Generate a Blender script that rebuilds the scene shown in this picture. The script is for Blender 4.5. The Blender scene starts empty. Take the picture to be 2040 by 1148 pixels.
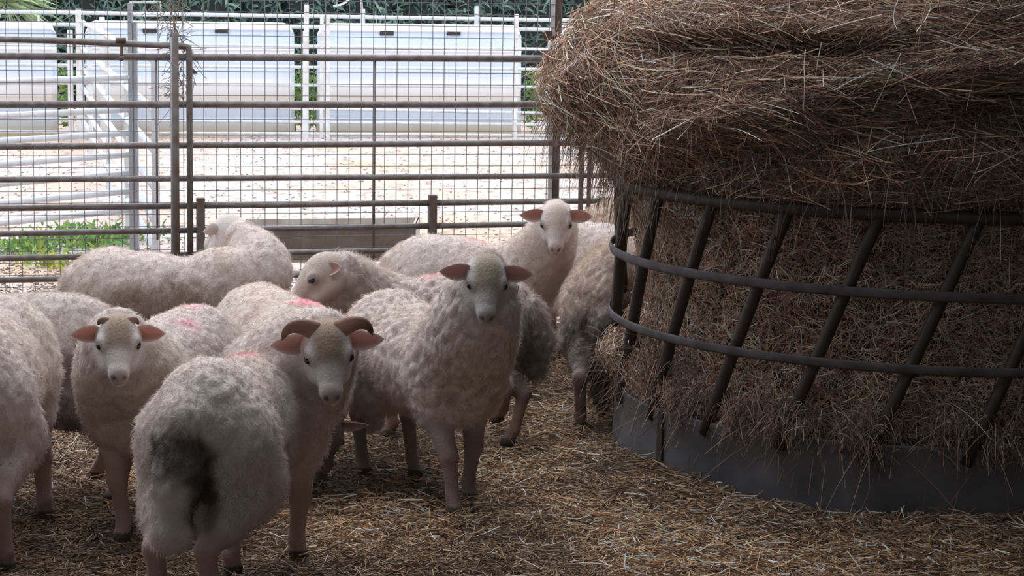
import bpy, math, random
import numpy as np
from mathutils import Vector, Matrix

# ---------------------------------------------------------------- camera
IW, IH, F = 2040.0, 1148.0, 4200.0
CAMZ = 1.6
PITCH = math.atan2(594.0, F)
ROLL = 0.0160
fwd = np.array([0.0, math.cos(PITCH), -math.sin(PITCH)])
r0 = np.array([1.0, 0.0, 0.0])
u0 = np.array([0.0, math.sin(PITCH), math.cos(PITCH)])
cr = r0 * math.cos(ROLL) + u0 * math.sin(ROLL)
cu = -r0 * math.sin(ROLL) + u0 * math.cos(ROLL)
CAM = np.array([0.0, 0.0, CAMZ])
scene = bpy.context.scene
col = scene.collection
cd = bpy.data.cameras.new('camera')
cd.sensor_width = 36.0
cd.lens = F / IW * 36.0
cd.clip_end = 500
cam = bpy.data.objects.new('camera', cd)
col.objects.link(cam)
M = Matrix(((cr[0], cu[0], -fwd[0], CAM[0]), (cr[1], cu[1], -fwd[1], CAM[1]), (cr[2], cu[2], -fwd[2], CAM[2]), (0, 0, 0, 1)))
cam.matrix_world = M
scene.camera = cam

# ---------------------------------------------------------------- light and exposure
SKY = 1.0
world = bpy.data.worlds.new('overcast_sky')
scene.world = world
world.use_nodes = True
wn = world.node_tree
wn.nodes.clear()
wo = wn.nodes.new('ShaderNodeOutputWorld')
wb = wn.nodes.new('ShaderNodeBackground')
wb.inputs[0].default_value = (0.86, 0.92, 1.0, 1)
wb.inputs[1].default_value = SKY
wn.links.new(wb.outputs[0], wo.inputs[0])
sun_d = bpy.data.lights.new('hazy_sun', 'SUN')
sun_d.energy = 0.9
sun_d.angle = math.radians(50)
sun_d.color = (1.0, 0.98, 0.97)
sun = bpy.data.objects.new('hazy_sun', sun_d)
col.objects.link(sun)
sun.rotation_euler = (math.radians(-38), math.radians(-8), 0)
sun.location = (0, 20, 10)
scene.view_settings.view_transform = 'Standard'
scene.view_settings.look = 'None'
scene.view_settings.gamma = 1.0
scene.view_settings.use_curve_mapping = False
scene.view_settings.exposure = 1.0
scene.cycles.max_bounces = 6
scene.cycles.diffuse_bounces = 3
scene.cycles.transmission_bounces = 3
scene.cycles.transparent_max_bounces = 4
scene.cycles.use_denoising = True

rng = np.random.default_rng(7)
random.seed(7)

# ---------------------------------------------------------------- pixel rays
def ray(px, py):
    v = fwd + cr * ((px - IW / 2) / F) - cu * ((py - IH / 2) / F)
    return v
def at(px, py, Y):
    v = ray(px, py)
    return CAM + v * (Y / v[1])
def gnd(px, py, z=0.0):
    v = ray(px, py)
    return CAM + v * ((z - CAMZ) / v[2])
FY, FX0, FM = 9.77, -1.21, 0.24
def fen(px, py, off=0.0):              # a point of the fence plane
    v = ray(px, py)
    t = (FY + off - FM * FX0) / (v[1] - FM * v[0])
    return CAM + v * t
BY0 = gnd(800, 264)
def far(px, py, off=0.0):              # a point of the barrier plane
    v = ray(px, py)
    c = BY0[1] - FM * BY0[0] + off
    t = c / (v[1] - FM * v[0])
    return CAM + v * t

# ---------------------------------------------------------------- noise
def _hash(ix, iy, iz, s=0):
    h = (ix.astype(np.int64) * 374761393 + iy.astype(np.int64) * 668265263 + iz.astype(np.int64) * 2147483647 + s * 974634777) & 0xffffffff
    h = ((h ^ (h >> 13)) * 1274126177) & 0xffffffff
    h = h ^ (h >> 16)
    return (h & 0xffffff).astype(np.float64) / float(0xffffff)
def vnoise(p, s=0):
    p = np.asarray(p, float)
    i = np.floor(p); f = p - i
    f = f * f * (3 - 2 * f)
    x, y, z = i[:, 0], i[:, 1], i[:, 2]
    r = 0
    for dx in (0, 1):
        for dy in (0, 1):
            for dz in (0, 1):
                w = (f[:, 0] if dx else 1 - f[:, 0]) * (f[:, 1] if dy else 1 - f[:, 1]) * (f[:, 2] if dz else 1 - f[:, 2])
                r = r + w * _hash(x + dx, y + dy, z + dz, s)
    return r * 2 - 1
def fbm(p, o=3, s=0):
    a, r, t = 1.0, 0, 0
    p = np.asarray(p, float)
    for k in range(o):
        r = r + a * vnoise(p, s + k); t += a
        a *= .5; p = p * 2.03 + 11.3
    return r / t
def worley(p, s=0):
    p = np.asarray(p, float)
    i = np.floor(p)
    best = np.full(len(p), 9.0)
    for dx in (-1, 0, 1):
        for dy in (-1, 0, 1):
            for dz in (-1, 0, 1):
                c = i + np.array([dx, dy, dz])
                q = np.stack([_hash(c[:, 0], c[:, 1], c[:, 2], s + k) for k in (11, 12, 13)], 1)
                d = np.sum((c + q - p) ** 2, 1)
                best = np.minimum(best, d)
    return np.sqrt(best)
def sstep(a, b, x):
    t = np.clip((x - a) / (b - a), 0, 1)
    return t * t * (3 - 2 * t)
def nrm(v):
    v = np.asarray(v, float)
    return v / (np.linalg.norm(v, axis=-1, keepdims=True) + 1e-12)

# ---------------------------------------------------------------- materials
def new_mat(name):
    m = bpy.data.materials.new(name)
    m.use_nodes = True
    nt = m.node_tree
    b = nt.nodes['Principled BSDF']
    return m, nt, b
def plain(name, colr, rough=.6, metal=0.0, noise=None, bump=0.0, nscale=8.0, spec=.5):
    m, nt, b = new_mat(name)
    b.inputs['Base Color'].default_value = (*colr, 1)
    b.inputs['Roughness'].default_value = rough
    b.inputs['Metallic'].default_value = metal
    b.inputs['Specular IOR Level'].default_value = spec
    if noise is not None or bump:
        tc = nt.nodes.new('ShaderNodeTexCoord')
        nz = nt.nodes.new('ShaderNodeTexNoise')
        nz.inputs['Scale'].default_value = nscale
        nz.inputs['Detail'].default_value = 6
        nt.links.new(tc.outputs['Object'], nz.inputs['Vector'])
        if noise is not None:
            cr_ = nt.nodes.new('ShaderNodeValToRGB')
            cr_.color_ramp.elements[0].position = .35
            cr_.color_ramp.elements[1].position = .68
            cr_.color_ramp.elements[0].color = (*noise, 1)
            cr_.color_ramp.elements[1].color = (*colr, 1)
            nt.links.new(nz.outputs['Fac'], cr_.inputs[0])
            nt.links.new(cr_.outputs[0], b.inputs['Base Color'])
        if bump:
            bp = nt.nodes.new('ShaderNodeBump')
            bp.inputs['Strength'].default_value = bump
            bp.inputs['Distance'].default_value = .02
            nt.links.new(nz.outputs['Fac'], bp.inputs['Height'])
            nt.links.new(bp.outputs[0], b.inputs['Normal'])
    return m
def attr_mat(name, rough=.8, spec=.2, trans=0.0, bump=0.0, bscale=300.0, sheen=0.0):
    m, nt, b = new_mat(name)
    a = nt.nodes.new('ShaderNodeAttribute')
    a.attribute_name = 'Col'
    nt.links.new(a.outputs['Color'], b.inputs['Base Color'])
    b.inputs['Roughness'].default_value = rough
    b.inputs['Specular IOR Level'].default_value = spec
    if sheen:
        b.inputs['Sheen Weight'].default_value = sheen
        b.inputs['Sheen Roughness'].default_value = .5
    out = nt.nodes['Material Output']
    if trans:
        t = nt.nodes.new('ShaderNodeBsdfTranslucent')
        mx = nt.nodes.new('ShaderNodeMixShader')
        mx.inputs[0].default_value = trans
        nt.links.new(a.outputs['Color'], t.inputs[0])
        nt.links.new(b.outputs[0], mx.inputs[1])
        nt.links.new(t.outputs[0], mx.inputs[2])
        nt.links.new(mx.outputs[0], out.inputs[0])
    if bump:
        tc = nt.nodes.new('ShaderNodeTexCoord')
        nz = nt.nodes.new('ShaderNodeTexNoise')
        nz.inputs['Scale'].default_value = bscale
        nz.inputs['Detail'].default_value = 3
        bp = nt.nodes.new('ShaderNodeBump')
        bp.inputs['Strength'].default_value = bump
        bp.inputs['Distance'].default_value = .01
        nt.links.new(tc.outputs['Object'], nz.inputs['Vector'])
        nt.links.new(nz.outputs['Fac'], bp.inputs['Height'])
        nt.links.new(bp.outputs[0], b.inputs['Normal'])
    return m
M_SKIN = attr_mat('sheep_coat', .9, .1, 0, .35, 140, .15)
M_WOOL = attr_mat('wool_fibre', .95, .05, .5)
M_EAR = attr_mat('ear_skin', .7, .2, .35)
M_HORN = attr_mat('horn', .5, .3, .1, .2, 120)
M_STRAW = attr_mat('straw', .55, .3, .12)
M_HAY = attr_mat('hay', .75, .15, .12)
M_HAYCORE = attr_mat('packed_hay', .95, .05, 0, .9, 60)
M_LEAF = attr_mat('leaf', .5, .4, .3)
M_BARRIER = attr_mat('barrier_plastic', .45, .4, 0)
M_EYE = plain('eye', (.012, .009, .008), .08, spec=.8)
M_PIPE = plain('grey_steel_pipe', (.27, .245, .245), .45, .2, (.17, .135, .12), .15, 22)
M_POST = plain('rusty_grey_post', (.19, .17, .165), .7, .1, (.14, .09, .065), .3, 15)
M_WIRE = plain('wire', (.30, .29, .31), .5, .3)
M_GALV = plain('painted_white_pipe', (.72, .74, .78), .4, .1, (.60, .61, .63), .05, 14)
M_GPOST = plain('galvanised_post', (.42, .44, .48), .5, .3, (.33, .33, .36), .1, 12)
M_WHITE = plain('white_paint', (.78, .79, .80), .5, 0, (.62, .60, .57), .1, 9)
M_HOLE = plain('dark_opening', (.035, .037, .036), .9)
M_CAGE = plain('feeder_steel', (.055, .045, .043), .6, .3, (.05, .036, .03), .4, 18)
M_CAGE2 = plain('feeder_flat_bar', (.10, .09, .092), .75, .1, (.055, .045, .045), .3, 14)
M_SHEET = plain('feeder_sheet', (.15, .145, .15), .7, .1, (.06, .058, .062), .25, 4)
M_TROUGH = plain('trough_metal', (.50, .45, .41), .6, .1, (.36, .29, .24), .2, 9)
M_ROOF = plain('unseen_roof_sheet', (.16, .15, .16), .8)
M_WALL = plain('unseen_barn_wall', (.15, .14, .14), .9, 0, (.11, .10, .10), .2, 3)
M_DUNG = plain('trodden_litter', (.10, .062, .035), .95, 0, (.045, .03, .022), .8, 9)
M_RUST = plain('rusty_bracket', (.20, .09, .045), .8, .2, (.09, .05, .04), .4, 40)
M_VINE = plain('dried_vine', (.27, .22, .18), .9)

# arena ground
M_ARENA, nt, b = new_mat('arena_sand')
tc = nt.nodes.new('ShaderNodeTexCoord')
n1 = nt.nodes.new('ShaderNodeTexNoise'); n1.inputs['Scale'].default_value = .6; n1.inputs['Detail'].default_value = 8
n2 = nt.nodes.new('ShaderNodeTexNoise'); n2.inputs['Scale'].default_value = 9; n2.inputs['Detail'].default_value = 5
mp = nt.nodes.new('ShaderNodeMapping'); mp.inputs['Scale'].default_value = (1, .5, 1)
rp = nt.nodes.new('ShaderNodeValToRGB')
rp.color_ramp.elements[0].position = .36; rp.color_ramp.elements[0].color = (.56, .41, .31, 1)
rp.color_ramp.elements[1].position = .58; rp.color_ramp.elements[1].color = (.58, .50, .485, 1)
rp2 = nt.nodes.new('ShaderNodeValToRGB')
rp2.color_ramp.elements[0].position = .34; rp2.color_ramp.elements[0].color = (.45, .38, .36, 1)
rp2.color_ramp.elements[1].position = .46; rp2.color_ramp.elements[1].color = (1, 1, 1, 1)
mm = nt.nodes.new('ShaderNodeMixRGB'); mm.blend_type = 'MULTIPLY'; mm.inputs[0].default_value = .7
nt.links.new(tc.outputs['Object'], mp.inputs[0]); nt.links.new(mp.outputs[0], n2.inputs['Vector'])
nt.links.new(tc.outputs['Object'], n1.inputs['Vector'])
nt.links.new(n1.outputs['Fac'], rp.inputs[0]); nt.links.new(n2.outputs['Fac'], rp2.inputs[0])
nt.links.new(rp.outputs[0], mm.inputs[1]); nt.links.new(rp2.outputs[0], mm.inputs[2])
nt.links.new(mm.outputs[0], b.inputs['Base Color'])
b.inputs['Roughness'].default_value = .95

# ---------------------------------------------------------------- mesh helpers
def make_mesh(name, v, faces, mat, parent=None, colors=None, smooth=True, loc=None):
    """faces: list of int arrays, each (n,k)"""
    me = bpy.data.meshes.new(name)
    v = np.ascontiguousarray(v, dtype=np.float32)
    if not isinstance(faces, (list, tuple)):
        faces = [faces]
    faces = [np.asarray(f, dtype=np.int32) for f in faces if len(f)]
    nl = sum(f.size for f in faces); npoly = sum(len(f) for f in faces)
    me.vertices.add(len(v)); me.vertices.foreach_set('co', v.ravel())
    me.loops.add(nl); me.polygons.add(npoly)
    li = np.concatenate([f.ravel() for f in faces])
    tot = np.concatenate([np.full(len(f), f.shape[1], dtype=np.int32) for f in faces])
    st = np.concatenate([[0], np.cumsum(tot)[:-1]]).astype(np.int32)
    me.loops.foreach_set('vertex_index', li)
    me.polygons.foreach_set('loop_start', st)
    me.polygons.foreach_set('use_smooth', np.full(npoly, smooth, dtype=bool))
    me.update(calc_edges=True)
    if colors is not None:
        at_ = me.color_attributes.new('Col', 'FLOAT_COLOR', 'POINT')
        c4 = np.ones((len(v), 4), dtype=np.float32); c4[:, :3] = np.clip(colors, 0, 1)
        at_.data.foreach_set('color', c4.ravel())
    if mat is not None:
        me.materials.append(mat)
    o = bpy.data.objects.new(name, me)
    col.objects.link(o)
    if parent is not None:
        o.parent = parent
    if loc is not None:
        o.location = loc
    return o
class MB:
    """collects shapes for ONE mesh"""
    def __init__(s): s.v = []; s.f = {3: [], 4: []}; s.c = []; s.n = 0
    def add(s, v, f, c=None):
        v = np.asarray(v, float); f = np.asarray(f, int)
        s.v.append(v); s.f[f.shape[1]].append(f + s.n)
        s.c.append(np.tile(c if c is not None else (1, 1, 1), (len(v), 1)) if c is None or np.ndim(c) == 1 else np.asarray(c))
        s.n += len(v)
    def tube(s, pts, r, n=10, c=None, flat=1.0, cap=True):
        pts = np.asarray(pts, float); k = len(pts)
        r = np.broadcast_to(np.asarray(r, float), (k,))
        t = nrm(np.gradient(pts, axis=0))
        up = np.array([0, 0, 1.0]) if abs(t[0][2]) < .9 else np.array([0, 1.0, 0])
        vs = []
        a = nrm(np.cross(t[0], up))
        for i in range(k):
            a = nrm(a - t[i] * np.dot(a, t[i])); bb = np.cross(t[i], a)
            ang = np.linspace(0, 2 * np.pi, n, endpoint=False)
            vs.append(pts[i] + r[i] * (np.cos(ang)[:, None] * a * flat + np.sin(ang)[:, None] * bb))
        vs = np.concatenate(vs)
        i0 = np.arange(k - 1)[:, None] * n + np.arange(n)[None, :]
        i1 = np.arange(k - 1)[:, None] * n + (np.arange(n)[None, :] + 1) % n
        f = np.stack([i0, i1, i1 + n, i0 + n], -1).reshape(-1, 4)
        if cap:
            vs = np.concatenate([vs, pts[:1], pts[-1:]])
            j = np.arange(n); base = (k - 1) * n
            f3 = np.concatenate([np.stack([(j + 1) % n, j, np.full(n, k * n)], 1), np.stack([base + j, base + (j + 1) % n, np.full(n, k * n + 1)], 1)])
            s.v.append(vs); s.f[4].append(f + s.n); s.f[3].append(f3 + s.n)
            s.c.append(np.tile(c if c is not None else (1, 1, 1), (len(vs), 1))); s.n += len(vs)
        else:
            s.add(vs, f, c)
    def box(s, lo, hi, c=None):
        x0, y0, z0 = lo; x1, y1, z1 = hi
        v = [(x0, y0, z0), (x1, y0, z0), (x1, y1, z0), (x0, y1, z0), (x0, y0, z1), (x1, y0, z1), (x1, y1, z1), (x0, y1, z1)]
        f = [(0, 3, 2, 1), (4, 5, 6, 7), (0, 1, 5, 4), (1, 2, 6, 5), (2, 3, 7, 6), (3, 0, 4, 7)]
        s.add(v, f, c)
    def beam(s, a, b, w, d, c=None, side=(1, 0, 0)):
        """square bar from a to b, w along side, d across"""
        a = np.asarray(a, float); b = np.asarray(b, float)
        t = nrm(b - a); sd = np.asarray(side, float); sd = nrm(sd - t * np.dot(sd, t)); q = np.cross(t, sd)
        vs = []
        for p in (a, b):
            for (i, j) in ((-1, -1), (1, -1), (1, 1), (-1, 1)):
                vs.append(p + sd * i * w / 2 + q * j * d / 2)
        s.add(vs, [(0, 3, 2, 1), (4, 5, 6, 7), (0, 1, 5, 4), (1, 2, 6, 5), (2, 3, 7, 6), (3, 0, 4, 7)], c)
    def build(s, name, mat, parent=None, smooth=True, colors=False, loc=None):
        v = np.concatenate(s.v)
        if loc is not None: v = v - np.asarray(loc)
        fs = [np.concatenate(s.f[k]) for k in (3, 4) if s.f[k]]
        o = make_mesh(name, v, fs, mat, parent, np.concatenate(s.c) if colors else None, smooth, loc)
        return o
def sharp(o, ang=40):
    me = o.data
    me.set_sharp_from_angle(angle=math.radians(ang))
    return o
def tag(o, label=None, cat=None, group=None, kind=None):
    if label: o['label'] = label
    if cat: o['category'] = cat
    if group: o['group'] = group
    if kind: o['kind'] = kind
    return o
def empty(name, loc, rz=0.0):
    o = bpy.data.objects.new(name, None)
    o.empty_display_size = .1
    col.objects.link(o); o.location = loc; o.rotation_euler = (0, 0, rz)
    return o
def strands(paths, rad, sides=3):
    """paths (N,R,3), rad (N,R) -> verts, quads"""
    N, R, _ = paths.shape
    t = nrm(np.gradient(paths, axis=1))
    ref = rng.normal(size=(N, 1, 3))
    a = nrm(np.cross(t, np.broadcast_to(ref, t.shape)))
    b_ = np.cross(t, a)
    if sides == 2:
        vs = np.stack([paths + a * rad[..., None], paths - a * rad[..., None]], 2)
    else:
        vs = []
        for k in range(sides):
            an = 2 * np.pi * k / sides
            vs.append(paths + (a * math.cos(an) + b_ * math.sin(an)) * rad[..., None])
        vs = np.stack(vs, 2)
    S = sides
    v = vs.reshape(-1, 3)
    base = (np.arange(N)[:, None, None] * R + np.arange(R - 1)[None, :, None]) * S
    k = np.arange(S if S > 2 else 1)[None, None, :]
    i0 = base + k; i1 = base + (k + 1) % S
    f = np.stack([i0, i1, i1 + S, i0 + S], -1).reshape(-1, 4)
    return v, f

# ================================================================ SETTING
def plane(name, x0, x1, y0, y1, z, mat):
    return make_mesh(name, [(x0, y0, z), (x1, y0, z), (x1, y1, z), (x0, y1, z)], [[(0, 1, 2, 3)]], mat, smooth=False)
tag(make_mesh('ground', [(-60, 8.6, -.02), (60, 8.6, -.02), (60, 70, -.02), (-60, 70, -.02), (-60, -50, -.02), (-7, -50, -.02), (-7, 8.6, -.02), (60, -50, -.02), (60, -6, -.02), (-7, -6, -.02)], [[(0, 1, 2, 3), (4, 5, 6, 0), (5, 7, 8, 9)]], M_ARENA, smooth=False), 'pale pinkish sand of the arena outside the fence', kind='structure')

# barn floor, gently uneven, with a mound of litter against the feeder
FC = np.array([1.50, 7.42]); FR = 1.13
def floor_h(x, y):
    p = np.stack([x, y, x * 0], -1).reshape(-1, 3)
    h = .018 * fbm(p * 1.7, 3, 5).reshape(x.shape) + .008 * fbm(p * 9, 2, 8).reshape(x.shape)
    d = np.hypot(x - FC[0], y - FC[1]) - FR
    ang = np.arctan2(y - FC[1], x - FC[0])
    h = h + .035 * np.exp(-(np.maximum(d, 0) / .22) ** 2) * (.6 + .8 * fbm(np.stack([np.cos(ang) * 2, np.sin(ang) * 2, ang * 0], -1).reshape(-1, 3), 2, 21).reshape(x.shape))
    return h
gx, gy = np.meshgrid(np.linspace(-7, 6, 261), np.linspace(-6, 9.6, 313))
gy = -6 + (gy + 6) * (FY + FM * (gx - FX0) + .06 + 6) / 15.6
gz = floor_h(gx, gy) - .008
gv = np.stack([gx, gy, gz], -1).reshape(-1, 3)
nx, ny = gx.shape[1], gx.shape[0]
ii = (np.arange(ny - 1)[:, None] * nx + np.arange(nx - 1)[None, :]).ravel()
tag(make_mesh('floor', gv, np.stack([ii, ii + 1, ii + nx + 1, ii + nx], 1), M_DUNG), 'trodden dark litter floor of the sheep pen', kind='structure')
bx = MB(); bx.box((-7.2, -6, 3.55), (.9, 4.5, 3.65)); bx.box((.9, -6, 3.55), (6.2, 9.4, 3.65))  # unseen roof, edge stepped to brighten the sheep's backs and darken the hay
tag(bx.build('unseen_ceiling', M_ROOF, smooth=False), kind='structure')
bx = MB(); bx.box((-7.2, -6.1, 0), (6.2, -6.0, 2.6)); tag(bx.build('unseen_wall_back', M_WALL, smooth=False), kind='structure')  # unseen wall, kept low so cool fill light enters behind the camera
bx = MB(); bx.box((6.1, -6, 0), (6.2, 10.6, 3.6)); tag(bx.build('unseen_wall_right', M_WALL, smooth=False), kind='structure')  # unseen wall, added with the roof to make the interior dark
bx = MB(); bx.box((-7.2, -6, 0), (-7.1, 8.6, 3.55)); tag(bx.build('unseen_wall_left', M_WALL, smooth=False), kind='structure')  # unseen wall, closed to hold down fill light from the left

# ================================================================ FENCE
fdir = nrm(np.array([1.0, FM, 0]))
def fpt(X, z, off=0.0):
    return np.array([X, FY + FM * (X - FX0) + off, z])
def fz(px, py): return fen(px, py)[2]
def fxp(px): return fen(px, 400)[0]
# wire mesh: one welded panel per bay
def wire_panel(X0, X1, z0, z1, label):
    mb = MB(); st = .0550
    x = X0
    off = .045
    while x < X1:
        mb.beam(fpt(x, z0, off), fpt(x, z1, off), .0032, .0032, side=fdir); x += st
    z = z0
    while z < z1:
        mb.beam(fpt(X0, z, off - .004), fpt(X1, z, off - .004), .0032, .0032, side=(0, 0, 1)); z += st
    o = mb.build('wire_mesh_panel', M_WIRE, smooth=False)
    return tag(o, label, 'wire mesh', 'welded wire mesh panels along the fence')
xl, xm, xr = fxp(-900), fxp(366), fxp(1100)
wire_panel(xl, xm, .05, 1.95, 'grey wire mesh panel left of the tall elbow-topped post')
wire_panel(xm + .03, xr, .05, 1.95, 'grey wire mesh panel between the tall elbow-topped post and the white-edged roof post')
wire_panel(xr + .03, fxp(1700), .05, 1.95, 'grey wire mesh panel behind the hay feeder, right of the roof post')

def rail(pL, pR, r, parent, name='rail', mat=M_PIPE, extra=0):
    mb = MB()
    a, b_ = fen(*pL), fen(*pR)
    d = b_ - a
    mb.tube([a - d * extra, b_ + d * extra], r, 12)
    return mb.build(name, mat, parent)
hur = empty('pipe_fence', fpt(-1.0, 0))
tag(hur, 'long grey horizontal pipe fence with short square posts behind the sheep', 'fence')
hur_inv = Matrix.Translation(-Vector(hur.location))
def fchild(mb, name, mat):
    return mb.build(name, mat, hur, loc=None)
def sub(mb, name, mat, root, smooth=True, colors=False):
    L = np.array(root.location)
    v = np.concatenate(mb.v) - L
    fs = [np.concatenate(mb.f[k]) for k in (3, 4) if mb.f[k]]
    return make_mesh(name, v, fs, mat, root, np.concatenate(mb.c) if colors else None, smooth)
for (yl, yr, r) in ((112, 117, .0165), (208, 208, .016), (292, 285, .015), (358, 351, .014)):
    mb = MB(); a = fen(-900, yl + (yl - yr) * .87, -.0); b_ = fen(1040, yr); d = (b_ - a)
    mb.tube([a, b_ + d * .75], r, 12)
    sub(mb, 'rail', M_PIPE, hur)
postx = [400, 862]
for (yl, yr, r) in ((415, 402, .0145), (466, 447, .014), (515, 494, .014), (558, 540, .014)):
    def yy(px): return yl + (yr - yl) * px / 1040.0
    for (x0, x1) in ((-900, 392), (408, 855), (870, 1700)):
        mb = MB(); mb.tube([fen(x0, yy(x0), -.012), fen(x1, yy(x1), -.012)], r, 12)
        sub(mb, 'rail', M_PIPE, hur)
for (px, py) in ((400, 394), (862, 388)):
    p = fen(px, py)
    mb = MB(); mb.beam((p[0], p[1] - .01, 0), (p[0], p[1] - .01, p[2]), .037, .045, side=fdir)
    o = sub(mb, 'post', M_POST, hur, False)
for (px, py0, py1) in ((310, 118, 478), (746, 120, 520)):
    p0, p1 = fen(px + 1, py0), fen(px - 2, py1)
    mb = MB(); mb.tube([p0, (p0[0], p0[1], p1[2])], .0055, 8); sub(mb, 'upright_rod', M_PIPE, hur)
# tall gate frame with elbow
gf = empty('gate_frame', fpt(fxp(352), 0))
tag(gf, 'tall rusty pipe frame whose top pipe bends down at an elbow', 'gate')
p = fen(372, 92); q = fen(-900, 56); e = fen(379, 110)
mb = MB(); mb.tube([q - np.array([0, .03, 0]), fen(100, 80) - np.array([0, .03, 0]), p - np.array([0, .03, 0]), p + np.array([.012, -.03, -.004]), e - np.array([0, .03, -.012]), (e[0], e[1] - .03, e[2] - .05), (e[0], e[1] - .03, .04)], .0145, 12)
sub(mb, 'bent_pipe', M_PIPE, gf)
p = fen(353, 64)
mb = MB(); mb.tube([(p[0], p[1] - .06, 0), (p[0], p[1] - .06, p[2])], .0155, 14); sub(mb, 'post', M_POST, gf)
mb = MB(); mb.tube([(p[0] - .02, p[1] - .05, 0), (p[0] - .016, p[1] - .05, p[2] - .02)], .008, 10); sub(mb, 'post_channel', M_GPOST, gf)
a = fen(245, 84); b_ = fen(245, 116)
mb = MB(); mb.tube([a - np.array([0, .035, 0]), b_ - np.array([0, .035, 0.006])], .007, 8)
mb.tube([a + np.array([-.022, -.05, 0.01]), a + np.array([.022, -.05, .01])], .012, 8)
mb.tube([b_ + np.array([0, -.02, 0.0]), b_ + np.array([0, -.05, 0])], .012, 8); sub(mb, 'link_bracket', M_POST, gf)

# roof post on the right and the brown angle posts
p = fen(1103, 390)
rp_ = empty('roof_post', (p[0], p[1] + .1, 0))
tag(rp_, 'tall weathered roof post with a white edge, left of the hay', 'post')
mb = MB(); mb.beam((p[0] + .01, p[1] + .1, 0), (p[0] + .01, p[1] + .1, 3.6), .035, .07, side=(1, 0, 0)); sub(mb, 'post_web', M_POST, rp_, False)
mb = MB(); mb.beam((p[0] - .018, p[1] + .09, 0), (p[0] - .018, p[1] + .09, 3.6), .020, .10, side=(1, 0, 0)); sub(mb, 'white_edge', M_WHITE, rp_, False)
mb = MB(); q = fen(1092, 70)
mb.box((q[0] - .018, p[1] + .02, q[2] - .025), (q[0] + .02, p[1] + .04, q[2] + .02)); mb.tube([(q[0] - .03, p[1] + .03, q[2] + .01), (q[0] + .03, p[1] + .03, q[2] - .012)], .006, 8)
sub(mb, 'rusty_bracket', M_RUST, rp_, False)
for px, w in ((1156, .024), (1172, .020)):
    p = fen(px, 400)
    z1 = fen(px, 200)[2]
    mb = MB(); mb.beam((p[0], p[1] - .05, 0), (p[0], p[1] - .05, z1), w, .03, side=(1, 0, 0))
    o = mb.build('angle_post', M_POST, smooth=False)
    tag(o, 'brown upright angle post, %s of the pair beneath the hay overhang' % ('left one' if px < 1160 else 'right one'), 'post', 'pair of brown posts right of the roof post')

# trough hanging outside the fence
tr = empty('feed_trough', (fen(670, 500)[0], fen(670, 500)[1] + .25, 0))
tag(tr, 'long grey-brown metal trough just outside the fence', 'trough')
mb = MB()
def tp(X, off, z): return fpt(X, z, off)
X0, X1 = fen(475, 500, .2)[0], fen(826, 500, .2)[0]
zt, zb = .468, .285
prof = [(.14, zt), (.145, zt - .03), (.20, zb + .02), (.24, zb), (.40, zb), (.44, zb + .02), (.51, zt - .03), (.52, zt), (.51, zt), (.43, zb + .04), (.23, zb + .03), (.15, zt)]
vs = [];
for X, sx in ((X0, 0), (X1, 0)):
    for (o_, z) in prof: vs.append(tp(X, o_, z))
n = len(prof)
fs = [(i, (i + 1) % n, n + (i + 1) % n, n + i) for i in range(n)]
mb.add(vs, fs)
for X in (X0, X1):
    mb.beam(tp(X, .15, zt - .01), tp(X, .51, zt - .01), .02, .02, side=(1, 0, 0))
    mb.add([tp(X, .15, zt), tp(X, .21, zb), tp(X, .43, zb), tp(X, .51, zt), tp(X + .006, .15, zt), tp(X + .006, .21, zb), tp(X + .006, .43, zb), tp(X + .006, .51, zt)], [(0, 1, 2, 3), (7, 6, 5, 4), (0, 4, 5, 1), (1, 5, 6, 2), (2, 6, 7, 3), (3, 7, 4, 0)])
sub(mb, 'trough_pan', M_TROUGH, tr, False)
mb = MB(); mb.tube([tp(X0 - .02, .135, zt), tp(X1 + .02, .135, zt)], .013, 10); sub(mb, 'rim_pipe', M_GPOST, tr)
for X in (X0 + .06, X1 - .06):
    for o_ in (.2, .45):
        mb = MB(); mb.beam(tp(X, o_, -.02), tp(X, o_, zb + .01), .03, .03); sub(mb, 'leg', M_TROUGH, tr, False)

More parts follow.
